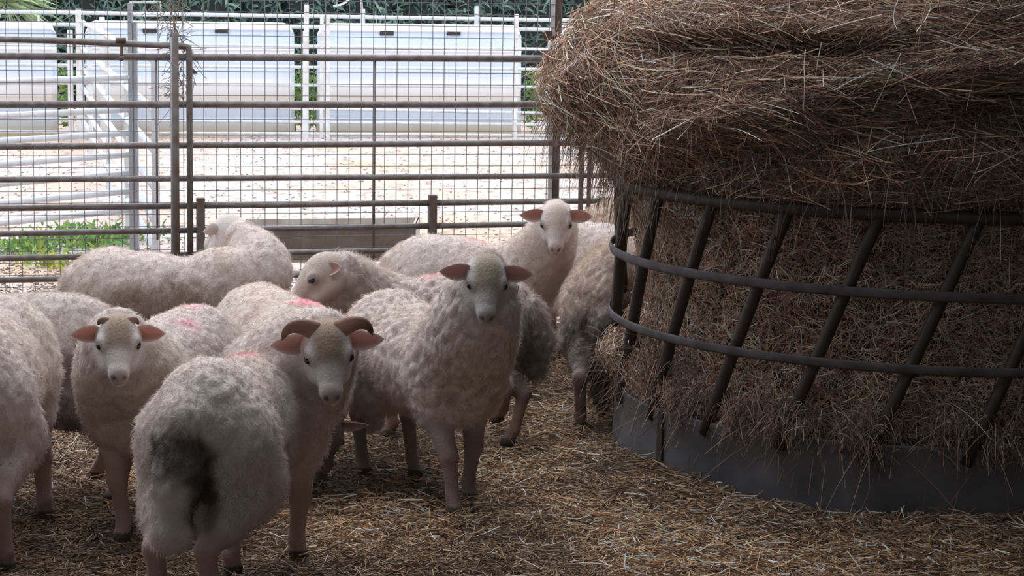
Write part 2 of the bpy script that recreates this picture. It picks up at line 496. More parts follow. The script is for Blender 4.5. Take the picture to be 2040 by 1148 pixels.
# ================================================================ OUTSIDE YARD
# white water-filled barriers
def barrier(pxl, pxr, ytop, label, holes):
    a = far(pxl, 264); b_ = far(pxr, 264); top = far((pxl + pxr) / 2, ytop)[2]
    W = np.linalg.norm(b_ - a); ux = nrm(b_ - a); ux[2] = 0; uy = np.array([-ux[1], ux[0], 0])
    root = empty('plastic_barrier', (*((a + b_) / 2)[:2], -.02))
    tag(root, label, 'barrier', 'white plastic barriers across the arena')
    # front profile: depth (towards the camera is negative) by height fraction
    zs = [0, .03, .15, .16, .29, .30, .33, .45, .46, .58, .60, .64, .74, .76, .80, .92, .94, 1.0]
    ds = [.24, .25, .25, .21, .20, .17, .15, .14, .17, .16, .13, .12, .115, .15, .14, .10, .13, .12]
    NX = 40
    xs = np.linspace(-W / 2, W / 2, NX)
    rc = .13
    V = []; C = []
    for side in (-1, 1):
        for z, d in zip(zs, ds):
            for x in xs:
                zz = z * (top + .02)
                ex = W / 2 - abs(x)
                if ex < rc and zz > top - rc:
                    lim = top + .02 - rc + math.sqrt(max(0, rc * rc - (rc - ex) ** 2)); zz = min(zz, lim)
                dd = d * (.35 + .65 * min(1, (ex + .002) / .05))
                V.append(ux * x + uy * side * dd + np.array([0, 0, zz]))
                dirt_shade = .5 + .5 * fbm(np.array([[x * 2.1 + pxl, z * 4, .3]]), 3)[0]  # random tone of the dirt on the plastic
                c = np.array([.60, .68, .84])
                if .30 < z < .46: c = c * (1 - .35 * dirt_shade) + np.array([.66, .55, .42]) * .35 * dirt_shade + 0
                if .29 < z < .45: c = np.array([.66, .585, .52]) * (.85 + .15 * dirt_shade)
                elif z < .3: c = np.array([.58, .62, .70]) * (.9 + .1 * dirt_shade)
                if z < .12: c = np.array([.56, .50, .33]) * (.8 + .3 * dirt_shade)
                if z > .93 or abs(z - .75) < .02 or abs(z - .46) < .015: c = np.array([.90, .90, .91])
                C.append(c)
    V = np.array(V); C = np.array(C); nz_ = len(zs)
    f = []
    for s in range(2):
        b0 = s * nz_ * NX
        for j in range(nz_ - 1):
            for i in range(NX - 1):
                q = (b0 + j * NX + i, b0 + j * NX + i + 1, b0 + (j + 1) * NX + i + 1, b0 + (j + 1) * NX + i)
                f.append(q if s == 0 else q[::-1])
    o2 = nz_ * NX
    for i in range(NX - 1):
        t0 = (nz_ - 1) * NX + i; f.append((t0, t0 + 1, o2 + t0 + 1, o2 + t0))
    for j in range(nz_ - 1):
        l0 = j * NX; f.append((l0, l0 + NX, o2 + l0 + NX, o2 + l0))
        r_ = j * NX + NX - 1; f.append((r_ + NX, r_, o2 + r_, o2 + r_ + NX))
    o = make_mesh('shell', V, [np.array(f)], M_BARRIER, root, C, True); sharp(o, 30)
    for hx in holes:
        c = far(hx, ytop + 17) - np.array(root.location)
        t = np.dot(c, ux)
        mb = MB(); w, h = .075, .027
        z = c[2]
        p0 = ux * t - uy * .10
        vs = []
        for yo in (-.025, .06):
            for (i, k) in ((-1, -1), (1, -1), (1, 1), (-1, 1)):
                vs.append(p0 + ux * i * w + uy * yo + np.array([0, 0, z + k * h]))
        mb.add(vs, [(0, 1, 2, 3), (4, 7, 6, 5), (0, 4, 5, 1), (1, 5, 6, 2), (2, 6, 7, 3), (3, 7, 4, 0)])
        mb.build('hand_hole', M_HOLE, root, smooth=False)
barrier(-290, 115, 41, 'leftmost white plastic barrier, cut by the photo edge', [])
barrier(172, 585, 43, 'white plastic barrier behind the cobwebbed post', [297, 440])
barrier(632, 1034, 48, 'white plastic barrier with two hand holes, middle of the row', [767, 900])
barrier(1090, 1480, 52, 'white plastic barrier mostly hidden behind the hay', [])

# white rail fence in front of the barriers
wr = empty('white_rail_fence', (*far(640, 270, -.9)[:2], -.02))
tag(wr, 'white multi-rail pipe fence in front of the plastic barriers', 'fence')
for (yl, yr) in ((84, 98), (129, 138), (165, 173), (205, 225), (237, 248), (262, 270)):
    mb = MB(); mb.tube([far(-60, yl - .5, -.55), far(1500, yr + (yr - yl) * .4, -.55)], .017, 8); sub(mb, 'rail', M_GALV, wr)
for px, y0, y1, w in ((158, 18, 268, .05), (141, 60, 262, .05), (608, 62, 262, .05), (653, 30, 300, .045), (641, 30, 300, .04), (1026, 28, 265, .05), (205, 34, 205, .05), (610, 9, 120, .05)):
    c = far(px, 200, -.55); z1 = far(px, y0, -.55)[2]
    mb = MB(); mb.beam((c[0], c[1], -.02), (c[0], c[1], z1), w, w); sub(mb, 'post', M_WHITE, wr, False)
# taller white rail beyond the barriers
br = empty('back_rail_fence', (*far(700, 250, 1.2)[:2], -.02))
tag(br, 'white pipe railing behind the plastic barriers, below the shrubs', 'fence')
for yl, yr in ((22, 41), (47, 58)):
    mb = MB(); mb.tube([far(-80, yl, 1.2), far(1500, yr + 5, 1.2)], .022, 8); sub(mb, 'rail', M_GALV, br)
for px, yt in ((80, 30), (722, 18), (947, 12), (1290, 25)):
    c = far(px, 200, 1.2); z1 = far(px, yt, 1.2)[2]
    mb = MB(); mb.beam((c[0], c[1], -.02), (c[0], c[1], z1), .05 if px != 80 else .02, .05); sub(mb, 'post', M_GALV, br, False)
# loose pale pipe curved above
mb = MB(); mb.tube([far(664, 12, .8), far(678, 10, .8), far(690, 4, .8), far(700, -8, .8), far(716, -16, .8), far(720, 0, .8), far(721, 18, .8), far(721, 60, .8), far(721, 262, .8)], .012, 8)
tag(mb.build('bent_hose', M_WHITE), 'thin white hose curving over the back railing', 'hose')

# diagonal gate running from the far post towards the fence
def seg3(pA, YA, pB, YB): return at(*pA, YA), at(*pB, YB)
GA = far(165, 262, -.75); GAx, GAy = GA[0], GA[1]
# near end: follows a heading at right angles to the fence line
gdir = nrm(np.array([FM, -1.0, 0]))
def gz_at(py): 
    v = ray(168, py); return (CAM + v * (GAy / v[1]))[2]
dg = empty('diagonal_white_gate', (GAx, GAy, -.02))
tag(dg, 'long white pipe gate running from the far corner towards the camera', 'gate')
GL = 11.2
zsg = [gz_at(y) for y in (43, 95, 136, 174, 208, 238)]
for z in zsg:
    mb = MB(); mb.tube([(GAx, GAy, z), tuple(np.array([GAx, GAy, z]) + gdir * GL)], .022, 10); sub(mb, 'rail', M_GALV, dg)
for k in (0, 2.2, 5.8, 8.5, GL):
    q = np.array([GAx, GAy, 0]) + gdir * k
    mb = MB(); mb.beam((q[0], q[1], -.02), (q[0], q[1], zsg[0] + .02), .035, .035); sub(mb, 'upright', M_GALV, dg, False)
# left side gate hinged on the grey post
hp = empty('hinge_post', (*at(262, 450, 11.3)[:2], -.02))
c = at(262, 300, 11.3)
tag(hp, 'tall grey double post with a square white frame at its top', 'post')
mb = MB(); mb.beam((c[0], c[1], -.02), (c[0], c[1], at(262, 6, 11.3)[2]), .022, .04); sub(mb, 'post', M_GPOST, hp, False)
mb = MB(); mb.beam((c[0] + .026, c[1], -.02), (c[0] + .026, c[1], at(262, 44, 11.3)[2]), .02, .03); sub(mb, 'side_post', M_GPOST, hp, False)
mb = MB(); mb.tube([at(258, 5, 11.3), at(320, 5, 11.3)], .005, 8); mb.tube([at(320, 5, 11.3), at(320, 32, 11.3)], .004, 8); mb.tube([at(262, 32, 11.3), at(320, 32, 11.3)], .004, 8)
sub(mb, 'top_bracket', M_WHITE, hp)
lg = empty('left_white_gate', (c[0], c[1], -.02))
tag(lg, 'white seven-rail gate at the left edge, hinged on the grey double post', 'gate')
# its vanishing point lies to the right: it comes nearer towards the left
gl2 = nrm(np.array([-1.0, -1.35 * .75, 0]))
gl2 = nrm(np.array([-(4000 - 1020) / F, -1.0, 0]))
for y0 in (154, 218, 265, 308, 345, 381, 418):
    p0 = at(258, y0, 11.3); mb = MB()
    mb.tube([p0, p0 + gl2 * 1.9], .017, 10); sub(mb, 'rail', M_GALV, lg)
mb = MB(); p0 = at(258, 154, 11.3) + gl2 * 1.9; mb.tube([p0, (p0[0], p0[1], .05)], .013, 10); sub(mb, 'end_upright', M_GALV, lg)

# dried vine and cobweb hanging on the post
N = 170
c0 = fen(345, 20) + np.array([0, .02, 0])
pts = []
for i in range(N):
    z = rng.random() ** 1.2
    st_ = fen(345 + rng.normal() * 14 + (8 if z > .5 else 0), -20 + z * 210) + np.array([0, rng.normal() * .015 + .03, 0])
    L = rng.uniform(.03, .10); d = nrm(np.array([rng.normal() * .7, rng.normal() * .3, -1.2 * rng.random()]))
    bend = rng.normal(size=3) * .4
    pts.append([st_ + d * L * t + bend * L * t * t for t in (0, .33, .66, 1)])
v, f = strands(np.array(pts), np.tile(rng.uniform(.001, .0022, (N, 1)), (1, 4)))
mb = MB()
ln = np.array([fen(352, -30), fen(338, 10), fen(350, 55), fen(362, 80), fen(374, 120), fen(380, 145)]) + np.array([0, -.01, 0])
mb.tube(ln, [.003, .004, .003, .003, .002, .001], 6); mb.add(v, f)
lf = fen(384, 142); mb.add([lf + np.array(q) for q in ((-.02, -.01, .015), (.0, -.03, .02), (.025, -.01, -.01), (-.01, .0, -.012))], [(0, 1, 2, 3)])
tag(mb.build('dried_vine', M_VINE), 'dry tangled vine hanging round the top of the tall fence post', 'dried vine', kind='stuff')

# leaves: lanceolate ribbons
def leaves(n, centre, spread, L, W, cols, droop=.4, up=0.0):
    p0 = centre + rng.normal(size=(n, 3)) * spread if np.ndim(spread) else centre + rng.normal(size=(n, 3)) * spread
    d = nrm(rng.normal(size=(n, 3)) + np.array([0, -.3, up]))
    L_ = rng.uniform(.7, 1.2, (n, 1)) * L
    t = np.array([0, .3, .65, 1.0])
    paths = p0[:, None, :] + d[:, None, :] * (L_[:, :, None] * t[None, :, None]) + np.array([0, 0, -1])[None, None] * (droop * L_[:, :, None] * (t ** 2)[None, :, None])
    rad = np.tile(np.array([.25, 1, .8, .03]) * W, (n, 1))
    v, f = strands(paths, rad, 2)
    c = cols[rng.integers(0, len(cols), n)] * rng.uniform(.6, 1.25, (n, 1))
    return v, f, np.repeat(c, 8, axis=0)
greens = np.array([(.12, .22, .17), (.20, .32, .24), (.26, .38, .28), (.10, .16, .14), (.15, .25, .22)])
bgreens = np.array([(.14, .30, .09), (.24, .42, .10), (.12, .26, .08), (.36, .42, .12)])
HB = MB()
def bush(px, Y, w, h, tint=1.0, n=2200):
    c = at(px, 100, Y); c[2] = 0
    th = np.linspace(0, 2 * np.pi, 20, endpoint=False); V = []
    for j in range(9):
        z = h * j / 8.0; rr = w * .75 * math.sqrt(max(.02, 1 - (j / 8.0) ** 4))
        for a in th: V.append((c[0] + math.cos(a) * rr * (1 + .15 * math.sin(5 * a + j)), c[1] + math.sin(a) * rr * .6, z))
    f = [(j * 20 + i, j * 20 + (i + 1) % 20, (j + 1) * 20 + (i + 1) % 20, (j + 1) * 20 + i) for j in range(8) for i in range(20)]
    HB.add(V, f, (.022, .036, .030))
    a = rng.uniform(0, 2 * np.pi, n); z = rng.uniform(.02, 1.0, n)
    rr = w * (.72 + .3 * rng.random(n)) * np.sqrt(np.maximum(.02, 1 - z ** 4))
    cen = np.stack([c[0] + np.cos(a) * rr, c[1] + np.sin(a) * rr * .65, z * h], 1)
    v, f, cc = leaves(n, cen, .03, .17, .016, greens * tint, .35, .5)
    HB.add(v, f, cc)
for px in (-90, 60, 170, 280, 390, 500, 610, 720, 830, 940, 1050, 1160, 1280):
    bush(px, 27.2 + .24 * (px - 500) / 160 + rng.uniform(-.2, .2), .62, 2.5 + rng.uniform(-.2, .3), np.array([1, 1, 1.05]) * rng.uniform(.85, 1.3))
tag(HB.build('oleander_hedge', M_LEAF, colors=True), 'long dark green hedge of narrow-leaved shrubs beyond the arena', 'hedge')
# fan palm
c = at(14, 60, 25.6)
root = empty('fan_palm', (c[0], c[1], -.02))
tag(root, 'pale green fan palm at the far left above the barrier', 'palm')
mb = MB(); mb.tube([(c[0], c[1], -.02), (c[0], c[1] + .02, 1.1)], [.12, .09], 10); sub(mb, 'trunk', M_VINE, root)
N = 150
d = nrm(np.stack([rng.normal(size=N) * .9, -np.abs(rng.normal(size=N)) * .5, rng.uniform(-.5, 1.2, N)], 1))
L_ = rng.uniform(.5, .8, (N, 1)); t = np.array([0, .4, .75, 1.0])
paths = np.array([c[0], c[1], 1.35])[None, None] + d[:, None] * (L_[:, :, None] * t[None, :, None]) + np.array([0, 0, -1.0]) * (.35 * L_[:, :, None] * (t ** 2)[None, :, None])
v, f = strands(paths, np.tile(np.array([.004, .016, .012, .002]), (N, 1)), 2)
mb = MB(); mb.add(v, f, np.repeat(np.array([(.38, .48, .26)]) * rng.uniform(.7, 1.3, (N, 1)), 8, axis=0)); sub(mb, 'fronds', M_LEAF, root, True, True)
# weeds outside the fence on the left, green tufts between the barriers
def weed(px, py, n, spread, L, label, W=.010, grp='green weeds outside the fence', cols=bgreens):
    c = gnd(px, py, -.02)
    cen = np.stack([c[0] + rng.normal(size=n) * spread, c[1] + rng.normal(size=n) * spread * 1.3, -.02 + rng.random(n) * .05], 1)
    v, f, cc = leaves(n, cen, .01, L, W, cols, .25, 1.4)
    mb = MB(); mb.add(v, f, cc)
    tag(mb.build('weed_clump', M_LEAF, colors=True), label, 'weeds', grp, kind='stuff')
weed(40, 505, 190, .10, .10, 'yellow-green weed clump at the far left beyond the fence')
weed(120, 492, 180, .12, .10, 'bright green weed clump in the middle of the weed patch')
weed(200, 490, 170, .12, .10, 'bright green weed clump left of the sheep by the fence')
weed(265, 478, 170, .10, .08, 'small green weeds nearest the grey double post')
weed(165, 470, 120, .12, .09, 'thin green weeds at the back of the weed patch')
weed(100, 532, 90, .08, .07, 'sparse yellow leaves in front of the weed patch', .013, cols=np.array([(.5, .5, .1), (.3, .45, .1)]))
for px, lab in ((126, 'green tuft in the gap right of the leftmost barrier'), (592, 'green tuft in the gap left of the white post'), (622, 'green tuft in the gap before the middle barrier'), (1062, 'green tuft right of the middle barrier')):
    c = far(px, 262, .35)
    n = 200
    cen = np.stack([c[0] + rng.normal(size=n) * .05, c[1] + rng.normal(size=n) * .1, rng.uniform(.05, .65, n)], 1)
    v, f, cc = leaves(n, cen, .02, .10, .014, bgreens * .9, .3, .6)
    mb = MB(); mb.add(v, f, cc)
    tag(mb.build('weed_tuft', M_LEAF, colors=True), lab, 'weeds', 'weeds between the plastic barriers', kind='stuff')

# dead leaves and grit scattered on the arena
N = 9000
Y = 10.6 + 14 * rng.random(N) ** 1.5; X = (rng.random(N) * 2 - 1) * Y * .27 - .1
dense = rng.random(N) < .35
Y[dense] = 10.5 + np.abs(rng.normal(size=dense.sum())) * 1.2; X[dense] = -2.6 + rng.normal(size=dense.sum()) * .9
a = rng.uniform(0, 2 * np.pi, N); L_ = rng.uniform(.008, .030, N)
d = np.stack([np.cos(a), np.sin(a), rng.normal(size=N) * .15], 1)
p0 = np.stack([X, Y, np.full(N, -.010)], 1)
paths = np.stack([p0, p0 + d * L_[:, None] * .5 + np.array([0, 0, .003]), p0 + d * L_[:, None]], 1)
v, f = strands(paths, np.stack([np.full(N, .003), L_ * .22, np.full(N, .002)], 1), 3)
cc = np.array([(.34, .26, .21), (.24, .19, .16), (.44, .35, .29), (.30, .27, .25)])[rng.integers(0, 4, N)]
tag(make_mesh('leaf_litter', v, f, M_VINE if False else M_STRAW, None, np.repeat(cc, 9, axis=0)), 'dead leaves and grit scattered over the pale arena', 'litter', kind='stuff')

# ================================================================ FEEDER
S_ = empty('ring_feeder', (FC[0], FC[1], 0))
tag(S_, 'dark round steel hay feeder with slanted bars and a sheet base', 'hay feeder')
def ring(z, r, rad, name, mat, flat=1.0, n=96):
    mb = MB(); th = np.linspace(0, 2 * np.pi, n + 1)
    vs = []; k = 10
    for t_ in th[:-1]:
        e_ = np.array([math.cos(t_), math.sin(t_), 0])
        for j in range(k):
            a_ = 2 * math.pi * j / k
            vs.append(e_ * (r + math.cos(a_) * rad * flat) + np.array([0, 0, z + math.sin(a_) * rad]))
    i0 = (np.arange(n)[:, None] * k + np.arange(k)[None]); i1 = (np.arange(n)[:, None] * k + (np.arange(k)[None] + 1) % k)
    j0 = ((np.arange(n)[:, None] + 1) % n * k + np.arange(k)[None]); j1 = ((np.arange(n)[:, None] + 1) % n * k + (np.arange(k)[None] + 1) % k)
    mb.add(vs, np.stack([i0, j0, j1, i1], -1).reshape(-1, 4))
    return mb.build(name, mat, S_)
ZT, ZM, ZL, ZS = .945, .705, .478, .225
ring(ZT, FR, .022, 'top_hoop', M_CAGE)
ring(ZM, FR + .022, .0165, 'middle_hoop', M_CAGE2, .3)
ring(ZL, FR + .022, .0155, 'lower_hoop', M_CAGE2, .3)
NB = 24
for i in range(NB):
    th = 2 * math.pi * i / NB + math.radians(265)
    dl = -.27
    pts = []
    for t_ in np.linspace(0, 1, 8):
        a_ = th + dl * (1 - t_)
        pts.append((math.cos(a_) * (FR - .004), math.sin(a_) * (FR - .004), ZS - .04 + (ZT - ZS + .04) * t_))
    mb = MB(); mb.tube(pts, .0205, 10); mb.build('slanted_bar', M_CAGE, S_)
# sheet base with a lip and a seam
mb = MB(); n = 120; th = np.linspace(0, 2 * np.pi, n, endpoint=False)
prof = [(FR, -.01), (FR, .03), (FR - .004, .1), (FR, ZS - .02), (FR + .006, ZS), (FR + .004, ZS + .008), (FR - .006, ZS + .008), (FR - .008, ZS - .01), (FR - .01, .1), (FR - .01, -.01)]
vs = []
for (r, z) in prof:
    for t_ in th:
        rr = r + .006 * math.sin(7 * t_ + z * 5) * (1 if z < ZS - .03 else .4)
        vs.append((math.cos(t_) * rr, math.sin(t_) * rr, z + (.006 * math.sin(3 * t_) if z > .15 else 0)))
f = [(j * n + i, j * n + (i + 1) % n, (j + 1) * n + (i + 1) % n, (j + 1) * n + i) for j in range(len(prof) - 1) for i in range(n)]
mb.add(vs, np.array(f)); sheet = mb.build('sheet_base', M_SHEET, S_)
for ths in (208.5, 328.5, 88.5):
    t_ = math.radians(ths)
    e_ = np.array([math.cos(t_), math.sin(t_), 0]); q = np.array([-e_[1], e_[0], 0])
    mb = MB(); mb.beam(e_ * (FR + .008), e_ * (FR + .008) + np.array([0, 0, ZS]), .03, .006, side=q); mb.build('seam_strip', M_CAGE, S_, False)

# hay core
zl = np.array([.03, .20, .30, .50, .80, .93, 1.00, 1.10, 1.20, 1.30, 1.40, 1.50, 1.58, 1.70, 1.85, 1.95])
rl = np.array([1.04, 1.05, 1.07, 1.03, 1.03, 1.09, 1.12, 1.25, 1.36, 1.38, 1.33, 1.26, 1.14, .95, .6, .02])
rn = np.array([1.04, 1.05, 1.08, 1.04, 1.03, 1.06, 1.09, 1.10, 1.10, 1.10, 1.20, 1.20, 1.14, 1.00, .65, .02])
def hay_r(th, z):
    """surface radius of the heap at angle th and height z (arrays)"""
    wl = np.clip(.5 - .5 * np.cos(th - math.radians(5)), 0, 1) ** 2.0       # 1 on the left side
    dz = .05 * np.sin(2.0 * (th - 3.6))                                    # the ledge climbs to the right
    r = wl * np.interp(z, zl, rl) + (1 - wl) * np.interp(z - dz * (1 - wl), zl, rn)
    p = np.stack([np.cos(th) * 1.1, np.sin(th) * 1.1, z], -1).reshape(-1, 3)
    n1 = fbm(p * np.array([3.0, 3.0, 5.5]), 3, 3).reshape(z.shape)
    n2 = fbm(p * np.array([8, 8, 16.]), 2, 9).reshape(z.shape)
    up_ = sstep(.93, 1.08, z)
    sp_ = sstep(1.0, 1.0, z)
    low = (1 - up_)
    r = r + up_ * (.075 * n1 + .035 * n2) + low * (.018 * n1 + .022 * n2) + low * .05 * sstep(.42, .22, z) * (.4 + n1)
    # spill on the left, low down
    r = r + .10 * np.exp(-((np.mod(th, 2 * np.pi) - math.radians(186)) / .22) ** 2) * np.exp(-((z - .36) / .10) ** 2)
    # deep hollows in the upper right of the heap
    for (a0, z0, ra, rz, am) in ((4.35, 1.31, .22, .05, .10), (5.05, 1.17, .10, .04, .12), (4.1, 1.44, .25, .03, .07), (4.85, 1.30, .5, .05, .05)):
        r = r - am * np.exp(-((np.mod(th, 2 * np.pi) - a0) / ra) ** 2 - ((z - z0) / rz) ** 2)
    t2 = np.mod(th, 2 * np.pi)
    zr = np.interp(t2, [3.4, 3.7, 4.28, 4.8, 5.4], [1.06, 1.10, 1.29, 1.41, 1.40]); am = sstep(3.35, 3.9, t2) * sstep(5.8, 5.2, t2)
    r = r + am * (.085 * np.exp(-((z - zr - .03) / .045) ** 2) - .085 * np.exp(-((z - zr + .085) / .055) ** 2))
    am2 = sstep(3.5, 3.8, t2) * sstep(4.5, 4.2, t2)
    r = r + am2 * (.06 * np.exp(-((z - 1.50) / .03) ** 2) - .07 * np.exp(-((z - 1.43) / .03) ** 2))
    r = r + am * .05 * np.exp(-((z - 1.08) / .06) ** 2) * (.4 + n1)
    return r
nt_, nzz = 420, 190
tt, zz = np.meshgrid(np.linspace(0, 2 * np.pi, nt_, endpoint=False), np.linspace(.03, 1.95, nzz))
rr = np.maximum(hay_r(tt, zz) - .012, .01)
hv = np.stack([np.cos(tt) * rr, np.sin(tt) * rr, zz], -1).reshape(-1, 3)
ii = (np.arange(nzz - 1)[:, None] * nt_ + np.arange(nt_)[None]); jj = (np.arange(nzz - 1)[:, None] * nt_ + (np.arange(nt_)[None] + 1) % nt_)
hf = np.stack([ii, jj, jj + nt_, ii + nt_], -1).reshape(-1, 4)
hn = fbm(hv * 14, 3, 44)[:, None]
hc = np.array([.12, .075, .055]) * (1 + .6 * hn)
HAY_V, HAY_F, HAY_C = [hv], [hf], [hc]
hay_n = len(hv)
def hay_add(v, f, c):
    global hay_n
    HAY_V.append(v); HAY_F.append(f + hay_n); HAY_C.append(c); hay_n += len(v)
haycols = np.array([(.26, .165, .125), (.34, .235, .175), (.17, .105, .08), (.44, .33, .26), (.28, .20, .16), (.20, .13, .105), (.56, .45, .36)])
def hay_strands(N, th0, th1, z0, z1, Lr, horiz, rad, lift=.02, colw=None, R=5, droop=.0, curve=.35):
    th = rng.uniform(th0, th1, N); z = rng.uniform(z0, z1, N)
    r = hay_r(th, z)
    e = np.stack([np.cos(th), np.sin(th), th * 0], 1); tg = np.stack([-np.sin(th), np.cos(th), th * 0], 1)
    dz = .01
    slope = (hay_r(th, z + dz) - r) / dz
    up = nrm(e * slope[:, None] + np.array([0, 0, 1.0]))
    nn = nrm(np.cross(tg, up)); nn = nn * np.sign(np.sum(nn * e, 1))[:, None]
    base = np.stack([np.cos(th) * r, np.sin(th) * r, z], 1)
    fl = fbm(base * 3.2, 2, 77)
    hz = np.clip(horiz * (.35 + .75 * sstep(1.12, 1.34, z)), 0, .95) if horiz > .3 else horiz
    ang = np.where(rng.random(N) < hz, fl * .9 + rng.normal(size=N) * .28, rng.uniform(-1.57, 1.57, N))
    sgn = np.where(rng.random(N) < .5, 1, -1)
    d = (tg * np.cos(ang)[:, None] + up * np.sin(ang)[:, None]) * sgn[:, None]
    d = nrm(d + nn * (rng.normal(size=N) * .16)[:, None])
    L_ = rng.uniform(*Lr, N) 
    bend = (rng.normal(size=(N, 3)) * curve - nn * .1)
    t = np.linspace(-.5, .5, R)
    off = (rng.random(N) ** 1.5 * lift - .004)
    paths = base[:, None] + nn[:, None] * off[:, None, None] + d[:, None] * (L_[:, None] * t)[..., None] + bend[:, None] * (L_[:, None] * (t ** 2))[..., None]
    if droop: paths = paths + np.array([0, 0, -1.0]) * (droop * L_[:, None] * (t + .5) ** 2)[..., None]
    # keep the strand on the surface
    tht = np.arctan2(paths[..., 1], paths[..., 0]); rp = np.hypot(paths[..., 0], paths[..., 1])
    rs = hay_r(np.mod(tht, 2 * np.pi), np.clip(paths[..., 2], .03, 1.94))
    tgt = rs + off[:, None]
    k = np.clip((tgt - rp), -.03, .2) * .9
    k = np.where(rp < rs, np.clip(rs - rp + .004, 0, .2), k * .6)
    paths[..., 0] += np.cos(tht) * k; paths[..., 1] += np.sin(tht) * k
    rd = (rng.uniform(*rad, (N, 1))) * np.linspace(1, .55, R)[None]
    v, f = strands(paths, rd, 3)
    c = 1.4 * np.array([1, .97, .93]) * haycols[rng.integers(0, len(haycols), N)] * rng.uniform(.6, 1.3, (N, 1))
    if colw is not None: c = c * colw
    hay_add(v, f, np.repeat(c, R * 3, axis=0))
A0, A1 = math.radians(150), math.radians(305)
hay_strands(46000, A0, A1, .96, 1.72, (.05, .16), .72, (.0007, .0015), .035)
hay_strands(7500, A0, A1, .98, 1.70, (.10, .28), .85, (.0011, .0021), .055, 1.9, curve=.2)
hay_strands(1500, A0, A1, 1.0, 1.70, (.12, .3), .3, (.0012, .0022), .07, 2.3, curve=.25)
hay_strands(42000, A0, A1, .97, 1.72, (.015, .045), .25, (.0006, .0012), .045, 1.15, R=3, curve=.9)
hay_strands(26000, A0, A1, .18, .97, (.025, .07), .10, (.0008, .0017), .03, 1.75, R=4)
hay_strands(5000, A0, A1, .2, .95, (.04, .10), .12, (.0010, .0020), .045, 2.4, R=4)
hay_strands(9000, A1, A0 + 2 * math.pi, .96, 1.7, (.06, .2), .7, (.001, .002), .04)
# hanging wisps under the overhang and over the hoop
N = 1300
th = np.where(rng.random(N) < .45, rng.normal(math.radians(188), .33, N), rng.uniform(A0, A1, N))
z = rng.uniform(1.0, 1.22, N); z = np.where(rng.random(N) < .3, rng.uniform(.92, 1.05, N), z)
r = hay_r(np.mod(th, 2 * np.pi), z) - .01
base = np.stack([np.cos(th) * r, np.sin(th) * r, z], 1)
e = np.stack([np.cos(th), np.sin(th), th * 0], 1)
L_ = rng.uniform(.06, .24, N); t = np.linspace(0, 1, 5)
dirn = e * rng.uniform(.0, .8, N)[:, None] + np.stack([-np.sin(th), np.cos(th), th * 0], 1) * rng.normal(size=N)[:, None] * .35
paths = base[:, None] + dirn[:, None] * (L_[:, None] * t * (1 - .35 * t))[..., None] + np.array([0, 0, -1.0]) * (L_[:, None] * (.25 * t + .75 * t ** 1.5))[..., None]
v, f = strands(paths, rng.uniform(.0007, .0015, (N, 1)) * np.linspace(1, .4, 5)[None], 3)
hay_add(v, f, np.repeat(haycols[rng.integers(0, len(haycols), N)] * rng.uniform(.8, 1.4, (N, 1)), 15, axis=0))
# flyaway wisps at the left silhouette
N = 2200
th = rng.normal(math.radians(192), .38, N); z = rng.uniform(1.05, 1.65, N)
r = hay_r(np.mod(th, 2 * np.pi), z) - .01
base = np.stack([np.cos(th) * r, np.sin(th) * r, z], 1); e = np.stack([np.cos(th), np.sin(th), th * 0], 1)
d = nrm(e * rng.uniform(.3, 1, N)[:, None] + rng.normal(size=(N, 3)) * .6)
L_ = rng.uniform(.04, .13, N)
paths = base[:, None] + d[:, None] * (L_[:, None] * t)[..., None] + np.array([0, 0, -1.0]) * (L_[:, None] * .5 * t ** 2)[..., None]
v, f = strands(paths, rng.uniform(.0006, .0013, (N, 1)) * np.linspace(1, .4, 5)[None], 3)
hay_add(v, f, np.repeat(haycols[rng.integers(0, len(haycols), N)] * rng.uniform(.8, 1.3, (N, 1)), 15, axis=0))
# stalks poking out between the bars and over the sheet edge
N = 1000
th = rng.uniform(A0, A1, N); z = rng.uniform(.16, .36, N)
r = hay_r(th, z) + .0
base = np.stack([np.cos(th) * r, np.sin(th) * r, z + .04], 1); e = np.stack([np.cos(th), np.sin(th), th * 0], 1)
L_ = rng.uniform(.05, .17, N)
paths = base[:, None] + (e * rng.uniform(.3, .8, N)[:, None] + rng.normal(size=(N, 3)) * .6)[:, None] * (L_[:, None] * t)[..., None] + np.array([0, 0, -1.0]) * (L_[:, None] * rng.uniform(.2, 1.2, (N, 1)) * t ** 2)[..., None]
v, f = strands(paths, rng.uniform(.0008, .0016, (N, 1)) * np.linspace(1, .6, 5)[None], 3)
hay_add(v, f, np.repeat(haycols[rng.integers(0, len(haycols), N)] * rng.uniform(.9, 1.6, (N, 1)), 15, axis=0))
for dg_, dz_, n_, sp_ in ((203, .33, 500, .05), (213, .30, 500, .05), (227, .28, 350, .03), (236, .29, 900, .05), (249, .28, 700, .04), (262, .30, 350, .04), (270, .27, 300, .03), (281, .30, 500, .04)):
    th = math.radians(dg_) + rng.normal(size=n_) * sp_; z = dz_ + rng.normal(size=n_) * .03
    r = FR - .03 + np.abs(rng.normal(size=n_)) * .03
    e = np.stack([np.cos(th), np.sin(th), th * 0], 1); base = e * r[:, None] + np.array([0, 0, 1.0]) * z[:, None]
    L_ = rng.uniform(.03, .10, n_); d = nrm(rng.normal(size=(n_, 3)) + np.array([0, 0, -.5]))
    paths = base[:, None] + d[:, None] * (L_[:, None] * (t - .5))[..., None] + np.array([0, 0, -1.0]) * (L_[:, None] * .5 * t ** 2)[..., None]
    v, f = strands(paths, rng.uniform(.0008, .0017, (n_, 1)) * np.linspace(1, .6, 5)[None], 3)
    hay_add(v, f, np.repeat(haycols[rng.integers(0, len(haycols), n_)] * rng.uniform(.9, 1.9, (n_, 1)), 15, axis=0))
